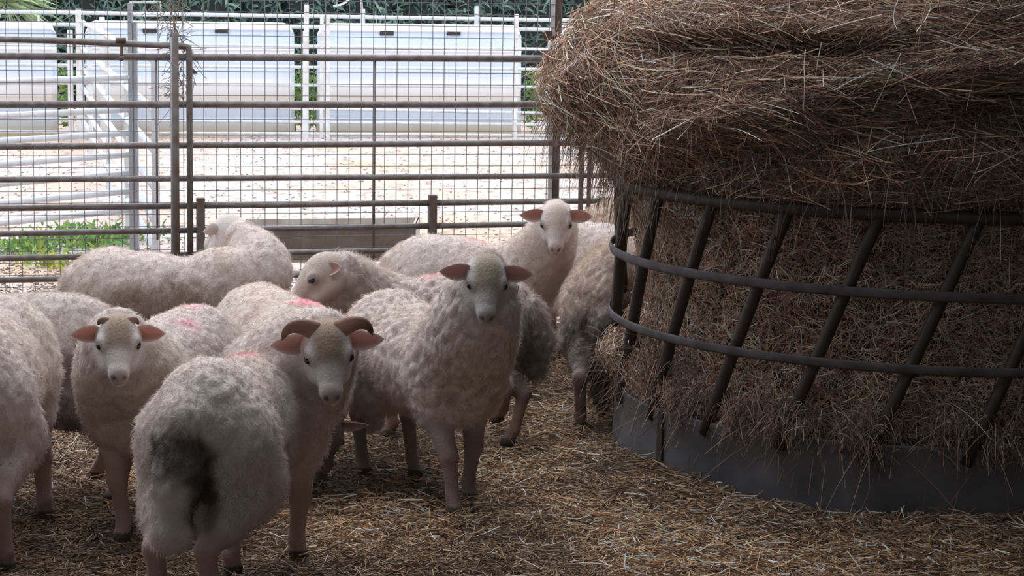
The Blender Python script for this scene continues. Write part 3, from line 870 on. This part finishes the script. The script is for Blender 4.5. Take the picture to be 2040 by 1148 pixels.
hay = make_mesh('hay_heap', np.concatenate(HAY_V), [np.concatenate(HAY_F)], M_HAY, None, np.concatenate(HAY_C), True, loc=(FC[0], FC[1], 0))
tag(hay, 'brown hay filling the round feeder and bulging over its top', 'hay', kind='stuff')

# ================================================================ STRAW BED
SV, SF, SC = [], [], []; sn = 0
strawcols = np.array([(.52, .35, .21), (.62, .45, .31), (.38, .235, .13), (.28, .17, .10), (.80, .67, .56), (.20, .12, .08), (.44, .27, .15), (.26, .16, .11)])
def straw_bed(N, region, Lr, rad, lift, bright=1.0, tilt=.18):
    global sn
    X, Y = region(N); n = len(X)
    ok = (np.hypot(X - FC[0], Y - FC[1]) > FR + .01)
    X, Y = X[ok], Y[ok]; n = len(X)
    z = floor_h(X, Y)
    a = rng.uniform(0, 2 * np.pi, n); L_ = rng.uniform(*Lr, n)
    d = np.stack([np.cos(a), np.sin(a), rng.normal(size=n) * tilt], 1)
    p0 = np.stack([X, Y, z + rng.random(n) ** 1.6 * lift], 1)
    t = np.array([-.5, 0, .5]); bend = rng.normal(size=(n, 3)) * .14
    paths = p0[:, None] + d[:, None] * (L_[:, None] * t)[..., None] + bend[:, None] * (L_[:, None] * t ** 2)[..., None]
    v, f = strands(paths, rng.uniform(*rad, (n, 1)) * np.ones((1, 3)), 3)
    dk = .5 + .5 * fbm(np.stack([X, Y, X * 0], 1) * 2.4, 3, 31)
    c = strawcols[rng.integers(0, len(strawcols), n)] * rng.uniform(.75, 1.25, (n, 1)) * bright * 1.2 * (.6 + .75 * sstep(.25, .7, dk))[:, None]
    SV.append(v); SF.append(f + sn); SC.append(np.repeat(c, 9, axis=0)); sn += len(v)
def frus(N, y0=5.1, y1=10.15, pw=.75):
    Y = y0 + (y1 - y0) * rng.random(N) ** (1 / pw); X = (rng.random(N) * 2 - 1) * (Y * .262 + .1)
    k = Y < FY + FM * (X - FX0)
    return X[k], Y[k]
straw_bed(105000, lambda N: frus(N), (.015, .055), (.0008, .0018), .020)
straw_bed(14000, lambda N: frus(N), (.03, .09), (.0012, .0024), .028, 1.35, .25)
straw_bed(1500, lambda N: frus(N), (.08, .20), (.0012, .0022), .03, 1.1, .12)
straw_bed(14000, lambda N: (rng.uniform(-5, 4.5, N), rng.uniform(1, 9.4, N)), (.03, .08), (.0015, .003), .02)
straw_bed(30000, lambda N: (rng.uniform(-4.5, -1.2, N), rng.uniform(4.2, 9.0, N)), (.02, .07), (.001, .0022), .022)
tag(make_mesh('loose_straw', np.concatenate(SV), [np.concatenate(SF)], M_STRAW, None, np.concatenate(SC)), 'golden brown loose straw bedding strewn across the pen floor', 'straw', kind='stuff')

# ================================================================ SHEEP
def ell(c, r, R=None):
    c = np.asarray(c, float); r = np.asarray(r, float)
    def f(p):
        q = p - c
        if R is not None: q = q @ R
        k0 = np.sqrt(np.sum((q / r) ** 2, -1)); k1 = np.sqrt(np.sum((q / (r * r)) ** 2, -1)) + 1e-9
        return k0 * (k0 - 1) / k1
    return f, c - r.max(), c + r.max()
def cone(a, b, ra, rb):
    a = np.asarray(a, float); b = np.asarray(b, float); ab = b - a; L2 = max(ab @ ab, 1e-9)
    def f(p):
        q = p - a
        h = np.clip((q @ ab) / L2, 0, 1)
        return np.sqrt(np.sum((q - h[..., None] * ab) ** 2, -1)) - (ra + (rb - ra) * h)
    m = max(ra, rb)
    return f, np.minimum(a, b) - m, np.maximum(a, b) + m
def smin(a, b, k):
    h = np.maximum(k - np.abs(a - b), 0) / k
    return np.minimum(a, b) - h * h * k * .25
def group_eval(prims, k, p):
    d = None
    for f, lo, hi in prims:
        v = f(p)
        d = v if d is None else smin(d, v, k)
    return d
def surface_nets(V, org, h):
    ins = V < 0
    nx, ny, nz = V.shape
    c8 = np.zeros((nx - 1, ny - 1, nz - 1), np.int8)
    for a in (0, 1):
        for b_ in (0, 1):
            for c in (0, 1):
                c8 += ins[a:nx - 1 + a, b_:ny - 1 + b_, c:nz - 1 + c]
    act = (c8 > 0) & (c8 < 8)
    idx = -np.ones(act.shape, np.int64)
    I = np.argwhere(act); idx[act] = np.arange(len(I))
    acc = np.zeros((len(I), 3)); cnt = np.zeros(len(I))
    corners = [(a, b_, c) for a in (0, 1) for b_ in (0, 1) for c in (0, 1)]
    for u in corners:
        for ax in range(3):
            if u[ax] == 1: continue
            w = list(u); w[ax] = 1
            v0 = V[I[:, 0] + u[0], I[:, 1] + u[1], I[:, 2] + u[2]]; v1 = V[I[:, 0] + w[0], I[:, 1] + w[1], I[:, 2] + w[2]]
            m = (v0 < 0) != (v1 < 0)
            t = np.where(m, v0 / (v0 - v1 + 1e-12), 0)
            q = np.array(u, float)[None] + 0 * acc; q[:, ax] += t
            acc += q * m[:, None]; cnt += m
    P = (I + acc / cnt[:, None]) * h + org
    F = []
    def quads(ax):
        o = [0, 1, 2]; o.remove(ax); b_, c = o
        sl0 = [slice(None)] * 3; sl1 = [slice(None)] * 3
        sl0[ax] = slice(0, -1); sl1[ax] = slice(1, None)
        A, B = ins[tuple(sl0)], ins[tuple(sl1)]
        E = np.argwhere(A != B)
        ok = (E[:, b_] > 0) & (E[:, c] > 0) & (E[:, b_] < V.shape[b_] - 1) & (E[:, c] < V.shape[c] - 1)
        E = E[ok]
        def g(db, dc):
            q = E.copy(); q[:, b_] -= db; q[:, c] -= dc
            return idx[q[:, 0], q[:, 1], q[:, 2]]
        q = np.stack([g(1, 1), g(0, 1), g(0, 0), g(1, 0)], 1)
        sg = A[E[:, 0], E[:, 1], E[:, 2]]
        flip = sg if ax != 1 else ~sg
        q[~flip] = q[~flip][:, ::-1]
        return q
    F = np.concatenate([quads(0), quads(1), quads(2)])
    F = F[(F >= 0).all(1)]
    return P, F

CREAM = np.array([.66, .57, .52])
def rotz(a): return np.array([[math.cos(a), -math.sin(a), 0], [math.sin(a), math.cos(a), 0], [0, 0, 1]])
ALL = []
def sheep(label, pos, heading, sc=1.0, head=None, feet=None, curl=.5, wool=CREAM, face=None, horns=None, ear_style='out', tail=.22, dirt_shade=None, marks=(), fat=1.0, cut_ear=False, fuzz=12000, arch=0.0, h=.0085, flen=(.008, .020), neck_ctrl=None, group=None, name='sheep', belly=None, ear_dir=None, dirty=0.0, trousers=0, tail_r=.036, tail_out=0.0, ear_s=1.0, neck_b=.010):
    th = math.radians(heading); Rz = rotz(th)
    pos = np.array([pos[0], pos[1], 0.0])
    def loc(P): return (np.asarray(P, float) - pos) @ Rz           # world -> sheep frame
    root = empty(name, pos, th)
    tag(root, label, 'sheep', group)
    s = sc
    W = []   # woolly
    B = []   # short-haired
    f_ = fat
    W += [ell((-.25 * s, 0, .465 * s), (.155 * s, .138 * s * f_, .150 * s)), ell((-.05 * s, 0, (.435 + arch * .5) * s), (.27 * s, .158 * s * f_, .165 * s)),
          ell((.17 * s, 0, .455 * s), (.145 * s, .135 * s * f_, .155 * s)), ell((.23 * s, 0, .40 * s), (.10 * s, .115 * s * f_, .13 * s)), ell((-.12 * s, 0, (.50 + arch) * s), (.20 * s, .10 * s, .11 * s))]
    W += [ell((-.27 * s, 0, .375 * s), (.115 * s, .115 * s * f_, .12 * s))]
    FT = {'HL': (-.30, .085), 'HR': (-.30, -.085), 'FL': (.20, .075), 'FR': (.20, -.075)}
    for k, (fx, fy) in FT.items():
        foot = np.array([fx * s, fy * s, 0.0])
        if feet and k in feet:
            foot = loc(feet[k]); foot[2] = 0
        sy = 1 if fy > 0 else -1
        if k[0] == 'H':
            hip = np.array([-.24 * s, sy * .075 * s, .43 * s])
            stif = np.array([-.19 * s, sy * .095 * s, .32 * s]) * np.array([1, 1, 1]) + (foot - np.array([-.30 * s, sy * .085 * s, 0])) * .25 * np.array([1, 1, 0])
            hock = foot + np.array([-.045 * s, -sy * .0, .20 * s]); fet = foot + np.array([-.012 * s, 0, .06 * s])
            W += [cone(hip, stif, .092 * s, .078 * s)]
            W += [cone(stif, stif * .35 + hock * .65, .070 * s, (.040 if trousers < 1 else .046) * s)]
            B += [cone(stif * .5 + hock * .5, hock, .040 * s, .026 * s), cone(hock, fet, .0245 * s, .0195 * s), cone(fet, foot + np.array([.014 * s, 0, .022 * s]), .0205 * s, .023 * s), cone(foot + np.array([.006 * s, 0, .012 * s]), foot + np.array([.03 * s, 0, .010 * s]), .020 * s, .013 * s)]
        else:
            sh = np.array([.19 * s, sy * .075 * s, .40 * s]); el = np.array([.175 * s, sy * .08 * s, .30 * s]) + (foot - np.array([.20 * s, sy * .075 * s, 0])) * .3 * np.array([1, 1, 0])
            kn = el * .42 + foot * .58 + np.array([.018 * s, 0, .052 * s]); fet = foot + np.array([-.006 * s, 0, .06 * s])
            W += [cone(sh, el, .075 * s, .050 * s)]
            B += [cone(el, kn, .046 * s, .028 * s), cone(kn, fet, .0265 * s, .019 * s), cone(fet, foot + np.array([.012 * s, 0, .022 * s]), .0205 * s, .023 * s), cone(foot + np.array([.006 * s, 0, .012 * s]), foot + np.array([.03 * s, 0, .010 * s]), .020 * s, .013 * s)]
    if tail:
        t0 = np.array([-.385 * s, 0, .50 * s]); t1 = t0 + np.array([-.045 * s, 0, -.12 * s]); t2 = np.array([(-.405 - tail_out) * s, 0, (.50 - tail - .08) * s])
        W += [cone(t0, t1, .030 * s, tail_r * s), cone(t1, t2, tail_r * s, tail_r * 1.15 * s)]
    hd = None
    if head:
        C = loc(head['c']); Fd = nrm(Rz.T @ np.asarray(head['f'], float)); up = np.array([0, 0, 1.0])
        if 'roll' in head: 
            sd_ = nrm(np.cross(up, Fd)); up = nrm(up + sd_ * math.tan(math.radians(head['roll'])))
        L = nrm(np.cross(up, Fd)); U = np.cross(Fd, L)
        hs = head.get('s', 1.0) * s
        Rh = np.stack([Fd, L, U], 1)
        fl = head.get('fl', .95)
        def hp(x, y, z): return C + Rh @ (np.array([x * (fl if x > 0 else 1), y, z]) * hs)
        B += [ell(hp(0, 0, .006), np.array([.068, .063, .060]) * hs, Rh), cone(hp(.045, 0, -.002), hp(.118, 0, -.018), .052 * hs, .0275 * hs), cone(hp(.02, 0, -.040), hp(.115, 0, -.042), .043 * hs, .027 * hs),
              ell(hp(.133, 0, -.027), np.array([.030, .0275, .025]) * hs, Rh), ell(hp(.118, 0, -.050), np.array([.036, .0225, .018]) * hs, Rh)]
        for sy in (-1, 1):
            B += [ell(hp(.040, sy * .046, .016), np.array([.026, .018, .019]) * hs, Rh), cone(hp(.0, sy * .036, -.035), hp(.065, sy * .030, -.045), .034 * hs, .025 * hs)]
        nb = np.array([.21 * s, 0, .475 * s]); nb2 = np.array([.24 * s, 0, .40 * s])
        ne = hp(-.052, 0, -.020)
        ctrl = nb * .45 + ne * .55 + np.array([.06 * s, 0, -.02 * s]) if neck_ctrl is None else np.array(neck_ctrl) * s
        pr = None
        for t in np.linspace(0, 1, 7):
            q = nb * (1 - t) ** 2 + ctrl * 2 * t * (1 - t) + ne * t * t
            rr_ = (.132 * s) * (1 - t) ** 1.1 + .047 * hs * t + neck_b * s * math.sin(math.pi * t)
            if pr is not None: W.append(cone(pr[0], q, pr[1], rr_))
            pr = (q, rr_)
    allp = W + B
    lo = np.min([a[1] for a in allp], 0) - .03; hi = np.max([a[2] for a in allp], 0) + .03
    lo[2] = max(lo[2], -.02)
    n = np.ceil((hi - lo) / h).astype(int) + 1
    ax = [lo[i] + np.arange(n[i]) * h for i in range(3)]
    vol = {}
    kw, kb = .055 * s, .016 * s
    def bounded(prims, k):
        V = np.full(tuple(n), 1.0)
        for f, a, b_ in prims:
            i0 = np.maximum(((a - .06 - lo) / h).astype(int), 0); i1 = np.minimum(((b_ + .06 - lo) / h).astype(int) + 2, n)
            if (i1 <= i0).any(): continue
            G = np.stack(np.meshgrid(*[ax[q][i0[q]:i1[q]] for q in range(3)], indexing='ij'), -1)
            sl = tuple(slice(i0[q], i1[q]) for q in range(3))
            V[sl] = smin(V[sl], f(G), k)
        return V
    VW, VB = bounded(W, kw), bounded(B, kb)
    V = smin(VW, VB, .03 * s)
    P, Fc = surface_nets(V, lo, h)
    def dist(p): 
        return smin(group_eval(W, kw, p), group_eval(B, kb, p), .03 * s)
    e_ = .003
    for it in range(2):
        d0 = dist(P)
        g = np.stack([dist(P + np.array(v) * e_) - d0 for v in ((1, 0, 0), (0, 1, 0), (0, 0, 1))], 1) / e_
        gl = np.sum(g * g, 1) + 1e-6
        P = P - g * (np.clip(d0, -.01, .01) / gl)[:, None]
    nr = nrm(g)
    dw, db = group_eval(W, kw, P), group_eval(B, kb, P)
    w = sstep(-.004, .016, db - dw)
    # locks of wool
    q = P + .02 * np.stack([vnoise(P * 12, 1), vnoise(P * 12, 2), vnoise(P * 12, 3)], 1)
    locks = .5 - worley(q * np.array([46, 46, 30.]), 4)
    big = fbm(P * 9, 3, 6)
    disp = w * ((.15 + curl) * .017 * locks + .008 * big + .006)
    # sag of the fleece into soft vertical partings
    P = P + nr * disp[:, None]
    # colours
    C_ = np.tile(wool, (len(P), 1)) * (1 + .05 * big[:, None])
    tone = .5 + .5 * fbm(P * 5 + heading, 3, 15)
    C_ = C_ * (1 - .16 * sstep(.35, .8, tone)[:, None] * np.array([.6, .9, 1.1]))
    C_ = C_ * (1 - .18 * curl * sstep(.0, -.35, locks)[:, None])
    fc = np.array(face if face is not None else (.68, .60, .57))
    Cb = np.tile(fc, (len(P), 1)) * (1 + .06 * fbm(P * 30, 2, 17)[:, None])
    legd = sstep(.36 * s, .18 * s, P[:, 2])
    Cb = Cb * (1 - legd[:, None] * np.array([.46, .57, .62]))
    Cb = np.where((P[:, 2] < .030 * s)[:, None], np.array([.10, .075, .06]), Cb)
    if head:
        Hq = (P - C) @ Rh / hs
        Hq[:, 0] = np.where(Hq[:, 0] > 0, Hq[:, 0] / fl, Hq[:, 0])
        inh = (np.abs(Hq[:, 1]) < .075) & (Hq[:, 0] > -.09) & (Hq[:, 0] < .2) & (np.abs(Hq[:, 2]) < .1)
        # tan cap over the forehead
        cap = sstep(.055, .02, np.abs(Hq[:, 1])) * sstep(.0, .03, Hq[:, 2]) * sstep(.105, .045, Hq[:, 0]) * inh
        capc = np.array(head.get('cap', (.46, .36, .27)))
        Cb = Cb * (1 - .8 * cap[:, None]) + capc * (.8 * cap[:, None]); 
        # nose and lips
        nz_ = sstep(.135, .155, Hq[:, 0]) * inh * sstep(-.045, -.03, Hq[:, 2])
        Cb = Cb * (1 - .55 * nz_[:, None]) + np.array(head.get('nose', (.22, .14, .13))) * (.55 * nz_[:, None])
        for sy in (-1, 1):
            dn = np.sqrt((Hq[:, 0] - .157) ** 2 * .6 + (Hq[:, 1] - sy * .0145) ** 2 + ((Hq[:, 2] + .021) * .8) ** 2)
            m = (sstep(.0085, .0045, dn) * .85)[:, None] * inh[:, None]
            Cb = Cb * (1 - m) + np.array([.04, .02, .02]) * m
            P = P - nr * (m * .004)
            de = np.sqrt((Hq[:, 0] - .050) ** 2 + (Hq[:, 1] - sy * .059) ** 2 + (Hq[:, 2] - .017) ** 2)
            m = (sstep(.027, .013, de) * .7)[:, None] * inh[:, None]
            Cb = Cb * (1 - m) + np.array([.20, .14, .13]) * m
        ml = sstep(.0035, .001, np.abs(Hq[:, 2] + .0435 + .1 * (Hq[:, 0] - .15) * 0)) * sstep(.10, .13, Hq[:, 0]) * inh
        Cb = Cb * (1 - .6 * ml[:, None]); P = P - nr * (.0025 * ml[:, None])
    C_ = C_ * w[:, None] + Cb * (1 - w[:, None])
    if head:
        cp = (.75 * cap * sstep(-.06, -.02, Hq[:, 0]))[:, None]
        C_ = C_ * (1 - cp) + capc * cp
    if dirt_shade is not None:  # soiled patches on the fleece; on sheep 2 painted shade instead
        for (dc, dr, colr, am) in dirt_shade:
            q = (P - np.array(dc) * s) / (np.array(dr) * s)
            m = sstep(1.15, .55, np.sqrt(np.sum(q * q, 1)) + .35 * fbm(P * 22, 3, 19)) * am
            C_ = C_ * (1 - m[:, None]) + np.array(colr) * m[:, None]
    for (mc, mr, colr, am) in marks:
        q = (P - np.array(mc) * s) / (mr * s)
        m = sstep(1.2, .2, np.sqrt(np.sum(q * q, 1)) + .3 * fbm(P * 30, 2, 23)) * am
        C_ = C_ * (1 - m[:, None]) + np.array(colr) * m[:, None]
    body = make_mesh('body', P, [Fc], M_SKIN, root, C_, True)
    # fleece fibres
    tri = P[Fc]
    ar = np.linalg.norm(np.cross(tri[:, 2] - tri[:, 0], tri[:, 3] - tri[:, 1]), axis=1) * .5
    wf = w[Fc].mean(1)
    for wl_, cnt, ln, wd, shade in ((np.where(wf > .25, wf, 0), int(fuzz * 2.2), flen, .0007, 1.04), (np.where(wf < .6, .25, 0) * 1.0, int(fuzz * .25), (.002, .0045), .0005, 1.0)):
        pr_ = ar * wl_; pr_ = pr_ / pr_.sum()
        fi = rng.choice(len(Fc), cnt, p=pr_)
        a, b_ = rng.random((cnt, 1)), rng.random((cnt, 1))
        q4 = Fc[fi]
        def bil(A): return (A[q4[:, 0]] * (1 - a) + A[q4[:, 1]] * a) * (1 - b_) + (A[q4[:, 3]] * (1 - a) + A[q4[:, 2]] * a) * b_
        p0, n0, c0_ = bil(P), nrm(bil(nr)), bil(C_)
        clump = np.stack([vnoise(p0 * 38, 51), vnoise(p0 * 38, 52), vnoise(p0 * 38, 53)], 1)
        comb = np.array([-.35, 0, -.75])
        d = nrm(n0 * .62 + comb * .6 + clump * 1.0 + rng.normal(size=(cnt, 3)) * .3)
        L_ = rng.uniform(*ln, cnt) * s
        curlv = nrm(np.cross(n0, clump + .01)) * .55 + comb * .35
        t = np.array([-.15, .35, .7, 1.0])
        paths = p0[:, None] + d[:, None] * (L_[:, None] * t)[..., None] + curlv[:, None] * (L_[:, None] * t ** 2 * np.sign(t))[..., None]
        rd = np.tile(np.array([1.0, .9, .6, .1]), (cnt, 1)) * rng.uniform(.6, 1.3, (cnt, 1)) * wd
        v, f = strands(paths, rd, 2)
        if wl_.max() > .3:
            fv, ff, fcol = [v], [f], [np.repeat(c0_ * rng.uniform(.93, 1.1, (cnt, 1)) * shade, 8, axis=0)]
        else:
            fv.append(v); ff.append(f + len(fv[0])); fcol.append(np.repeat(c0_, 8, axis=0))
    make_mesh('fleece', np.concatenate(fv), [np.concatenate(ff)], M_WOOL, root, np.concatenate(fcol), True)
    if not head: return root
    # eyes
    for sy in (-1, 1):
        mb = MB(); 
        n1, n2 = 12, 8; vs = []
        for j in range(n2 + 1):
            for i in range(n1):
                pa, pb_ = 2 * math.pi * i / n1, math.pi * j / n2
                vs.append((math.sin(pb_) * math.cos(pa) * .0140, math.sin(pb_) * math.sin(pa) * .0125, math.cos(pb_) * .0105))
        ctr = hp(.052, sy * .0535, .017)
        vs = np.array(vs) * hs @ Rh.T + ctr
        f = [(j * n1 + i, j * n1 + (i + 1) % n1, (j + 1) * n1 + (i + 1) % n1, (j + 1) * n1 + i) for j in range(n2) for i in range(n1)]
        mb.add(vs, np.array(f)); mb.build('eye', M_EYE, root)
    # ears
    for sy in (-1, 1):
        eL, eW = .100 * hs * ear_s, .032 * hs * ear_s
        if ear_style == 'small': eL, eW = .055 * hs, .022 * hs
        nu, nv = 14, 9
        base = hp(-.008, sy * .050, .014)
        od = np.array([-.10, sy * 1.0, .02]) if ear_dir is None else np.array([ear_dir[0], sy * ear_dir[1], ear_dir[2]])
        if head.get('ear_y'): od = od + np.array(head['ear_y'][0 if sy < 0 else 1])
        xd = nrm(Rh @ od)
        fn = nrm(Rh @ np.array([.85, 0, .35])); fn = nrm(fn - xd * (fn @ xd)); wd = np.cross(fn, xd)
        vs = []; cs = []
        for side in (0, 1):
            for i in range(nu):
                u = i / (nu - 1)
                wu = eW * (math.sin(math.pi * min(1, .12 + .88 * u) ** .82) ** .75 if u < .999 else .02)
                if cut_ear and sy == cut_ear and u > .8: wu *= (.75 + .25 * math.sin(u * 90))
                for j in range(nv):
                    t = -1 + 2 * j / (nv - 1)
                    cup = (t * t - .75) * wu * .62 * (1 - .3 * u)
                    zc = cup + eL * .10 * math.sin(u * 2.6) - eL * .16 * u * u * (0 if ear_style == 'out' else 1)
                    th_ = .0022 * hs * (1 - abs(t) ** 3)
                    P_ = base + xd * (eL * u) + wd * (t * wu) + fn * (zc + (th_ if side == 0 else -th_)) + np.array([0, 0, -.010 * hs * u * u])
                    vs.append(P_)
                    edge = abs(t) ** 5 + (u ** 14)
                    if side == 0:
                        cin = np.array(head.get('ear_in', (.50, .27, .23)))
                        cc_ = cin * (1 - min(1, edge)) + np.array([.8, .72, .68]) * min(1, edge)
                    else: cc_ = fc * .95
                    cs.append(cc_)
        vs = np.array(vs); f = []
        for side in (0, 1):
            o_ = side * nu * nv
            for i in range(nu - 1):
                for j in range(nv - 1):
                    q = (o_ + i * nv + j, o_ + i * nv + j + 1, o_ + (i + 1) * nv + j + 1, o_ + (i + 1) * nv + j)
                    f.append(q if side else q[::-1])
        o_ = nu * nv
        for i in range(nu - 1):
            for j in (0, nv - 1):
                q = (i * nv + j, (i + 1) * nv + j, o_ + (i + 1) * nv + j, o_ + i * nv + j); f.append(q)
        for j in range(nv - 1): f.append(((nu - 1) * nv + j, (nu - 1) * nv + j + 1, o_ + (nu - 1) * nv + j + 1, o_ + (nu - 1) * nv + j))
        make_mesh('ear', vs, [np.array(f)], M_EAR, root, np.array(cs), True)
    if horns:
        for sy in (-1, 1):
            hl = horns * hs
            b0 = hp(-.018, sy * .030, .045)
            pts = []; rs = []; cs = []
            for i in range(14):
                u = i / 13.0
                lx = -.010 - .010 * u; ly = sy * (.0 + 1.0 * math.sin(u * 1.3)) ; lz = (.42 * math.sin(u * 2.3) - .50 * u * u)
                pts.append(b0 + Rh @ (np.array([-.25 * u + .35 * u * u, ly, lz]) * hl)); rs.append((.026 * (1 - u) ** .65 + .0018) * hs * (horns / .1) ** .4)
            mb = MB(); k = 10
            mb.tube(pts, rs, k, None, .36)
            cc_ = np.concatenate([np.tile(np.array([.46, .26, .19]) * (1 - u) + np.array([.10, .06, .05]) * u, (k, 1)) for u in np.linspace(0, 1, 14) ** 2] + [np.tile([.3, .2, .15], (2, 1))])
            mb.c = [cc_]
            mb.build('horn', M_HORN, root, colors=True)
    return root

def g2(px, py): return gnd(px, py)
def camdir(c, pitch, yaw=0.0):
    d = CAM[:2] - np.asarray(c)[:2]; d = d / np.linalg.norm(d)
    a = math.radians(yaw); d = np.array([d[0] * math.cos(a) - d[1] * math.sin(a), d[0] * math.sin(a) + d[1] * math.cos(a)])
    return np.array([d[0] * math.cos(math.radians(pitch)), d[1] * math.cos(math.radians(pitch)), -math.sin(math.radians(pitch))])
PINK = (.85, .35, .42)
DK = (.06, .045, .04)

# 7: curly sheep in the middle looking at the camera
c = at(968, 551, 6.17)
sheep('curly cream sheep in the centre, facing the camera, standing clear of the others', (-.265, 6.61), -60, 1.0, dict(c=c, f=camdir(c, 46, 4), s=.93, roll=2, cap=(.34, .27, .20)),
      dict(FL=g2(934, 998), FR=g2(903, 1026), HL=g2(824, 950), HR=g2(724, 946)), curl=1.0, tail=.26, neck_b=.020, arch=-.035, face=(.52, .475, .47), fat=1.05, fuzz=16000, flen=(.008, .020))
# 4: horned sheep in front seen from behind
c = at(653, 690, 5.50)
sheep('nearest sheep, cream with brown curved horns and a dark stained rump, looking back', (-.70, 5.46), 76, 1.08, dict(c=c, f=camdir(c, 47, 6), s=.93, roll=-3, cap=(.34, .24, .17)),
      dict(FL=g2(462, 1148), FR=g2(592, 1116), HL=(-.865, 5.13, 0), HR=(-.735, 5.12, 0)), curl=.45, face=(.80, .72, .70), horns=.092, fat=.86, neck_b=.018, tail=.16, tail_r=.038, tail_out=.045, trousers=1, flen=(.006, .017), fuzz=16000, arch=-.035,
      dirt_shade=[((-.42, -.01, .43), (.10, .085, .07), (.075, .06, .06), .9), ((-.40, -.055, .33), (.08, .035, .10), (.055, .042, .042), .9), ((-.40, .055, .42), (.08, .03, .06), (.055, .042, .042), .8)], marks=[((.02, .02, .62), .06, PINK, .8)])
# 3: small horned sheep looking at the camera on the left
c = at(236, 674, 5.74)
sheep('young cream sheep on the left with tiny horns and a notched ear, facing the camera', (-1.035, 6.17), -106, 1.0, dict(c=c, f=camdir(c, 34, 0), s=.93, cap=(.34, .25, .18), ear_in=(.62, .30, .24)),
      dict(FR=g2(246, 1078), FL=g2(310, 1080)), face=(.78, .70, .67), curl=.5, horns=.03, tail=.2, fuzz=15000, flen=(.006, .017), cut_ear=1, ear_s=.88, marks=[((-.2, 0, .62), .05, PINK, .35), ((-.05, .06, .60), .06, PINK, .4)])
# 5: white sheep feeding behind the horned one
c = at(646, 852, 6.45)
sheep('white sheep with a pink back mark, its head lowered behind the horned sheep', (-.76, 6.84), -66, .97, dict(c=c, f=(.05, -.25, -.95), s=.95, cap=(.16, .12, .11)),
      None, curl=.3, face=(.22, .18, .17), wool=CREAM * 1.06, tail=.2, fuzz=14000, flen=(.006, .016), neck_ctrl=(.44, 0, .40), marks=[((.20, .03, .61), .07, PINK, .95)])
# 6: sheep behind, head in profile to the left
c = at(648, 545, 7.22)
sheep('shaggy sheep with its head in profile to the left, behind the curly centre sheep', (-.30, 7.48), 174, .95, dict(c=c, f=(-.80, -.22, -.52), s=1.18, cap=(.52, .44, .38)),
      dict(HL=g2(1018, 888), HR=g2(995, 845), FL=g2(780, 872)), curl=1.1, ear_style='small', trousers=1, face=(.50, .40, .35), tail=.14, ear_dir=(-.75, .7, .1), fuzz=14000, flen=(.015, .035),
      dirt_shade=[((-.36, .0, .30), (.14, .2, .24), (.15, .12, .10), .75), ((.28, .05, .50), (.08, .2, .12), (.30, .22, .18), .6)], marks=[((-.02, 0, .63), .075, PINK, .4)])
# 8: sheep at the back looking at the camera
c = at(1108, 436, 8.35)
sheep('smooth cream sheep at the back with pink ears, facing the camera beside the feeder', (-.14, 8.60), -10, .95, dict(c=c, f=camdir(c, 44, 0), s=1.02, cap=(.60, .50, .44), nose=(.45, .22, .22)),
      None, curl=.25, face=(.62, .54, .51), fuzz=11000, tail=.2, marks=[((.0, 0, .62), .09, PINK, .2)], flen=(.008, .018))
# 1: sheep in profile by the fence, head turned away
c = at(458, 463, 8.20)
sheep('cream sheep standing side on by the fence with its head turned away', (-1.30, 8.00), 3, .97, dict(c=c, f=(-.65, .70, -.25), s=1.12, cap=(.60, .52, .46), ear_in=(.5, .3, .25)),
      None, curl=.25, tail=.2, fuzz=13000, fat=1.0, flen=(.01, .022), neck_ctrl=(.46, .0, .50), arch=-.03, ear_s=.7, dirt_shade=[((-.02, 0, .36), (.42, .4, .19), (.34, .245, .20), .8)])
# 2: sheep behind on the left
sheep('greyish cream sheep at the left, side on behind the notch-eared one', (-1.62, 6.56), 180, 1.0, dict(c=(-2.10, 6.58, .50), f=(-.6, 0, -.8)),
      dict(HL=g2(232, 1003), HR=g2(197, 957)), curl=.4, tail=.18, fuzz=12000, wool=CREAM * .88, arch=.01, dirt_shade=[((-.1, 0, .34), (.6, .5, .21), (.22, .165, .14), .85)])  # neighbour's shadow painted into the lower sides, wool darkened for it too
# 0: sheep cut off by the left edge
sheep('cream sheep cut off by the left edge of the photo, seen from behind', (-1.50, 5.92), 92, 1.09, dict(c=(-1.86, 6.22, .42), f=(-.8, .1, -.6)),
      dict(HR=g2(12, 1142), FR=g2(90, 1036)), curl=.55, tail=.16, fat=.93, fuzz=15000, flen=(.007, .018), neck_ctrl=(.36, .06, .46))
# 9, 10, 11: sheep around the feeder
sheep('pale sheep whose back shows right of the white-faced sheep, beside the feeder', (.46, 9.02), -18, .98, dict(c=(.98, 8.95, .48), f=(.6, -.3, -.7)),
      None, curl=.25, tail=.15, fuzz=9000, flen=(.008, .018))
sheep('tan woolly sheep furthest back against the fence, under the hay overhang', (.70, 9.58), 10, 1.05, dict(c=(1.2, 9.55, .5), f=(.9, 0, -.4)),
      None, curl=.6, tail=.15, fuzz=9000, wool=np.array([.58, .44, .35]), arch=.03)
sheep('dirty-legged sheep with its rump to the camera, pushed up against the feeder', (.405, 8.08), 82, 1.02, dict(c=(.50, 8.56, .42), f=(.6, .2, -.7)),
      dict(HL=g2(1156, 858), HR=g2(1200, 836)), curl=.8, tail=.30, fuzz=14000, flen=(.012, .03), wool=np.array([.60, .49, .42]),
      dirt_shade=[((-.33, .0, .22), (.27, .27, .27), (.075, .055, .045), .92), ((-.40, 0, .42), (.08, .12, .08), (.25, .19, .16), .5)])
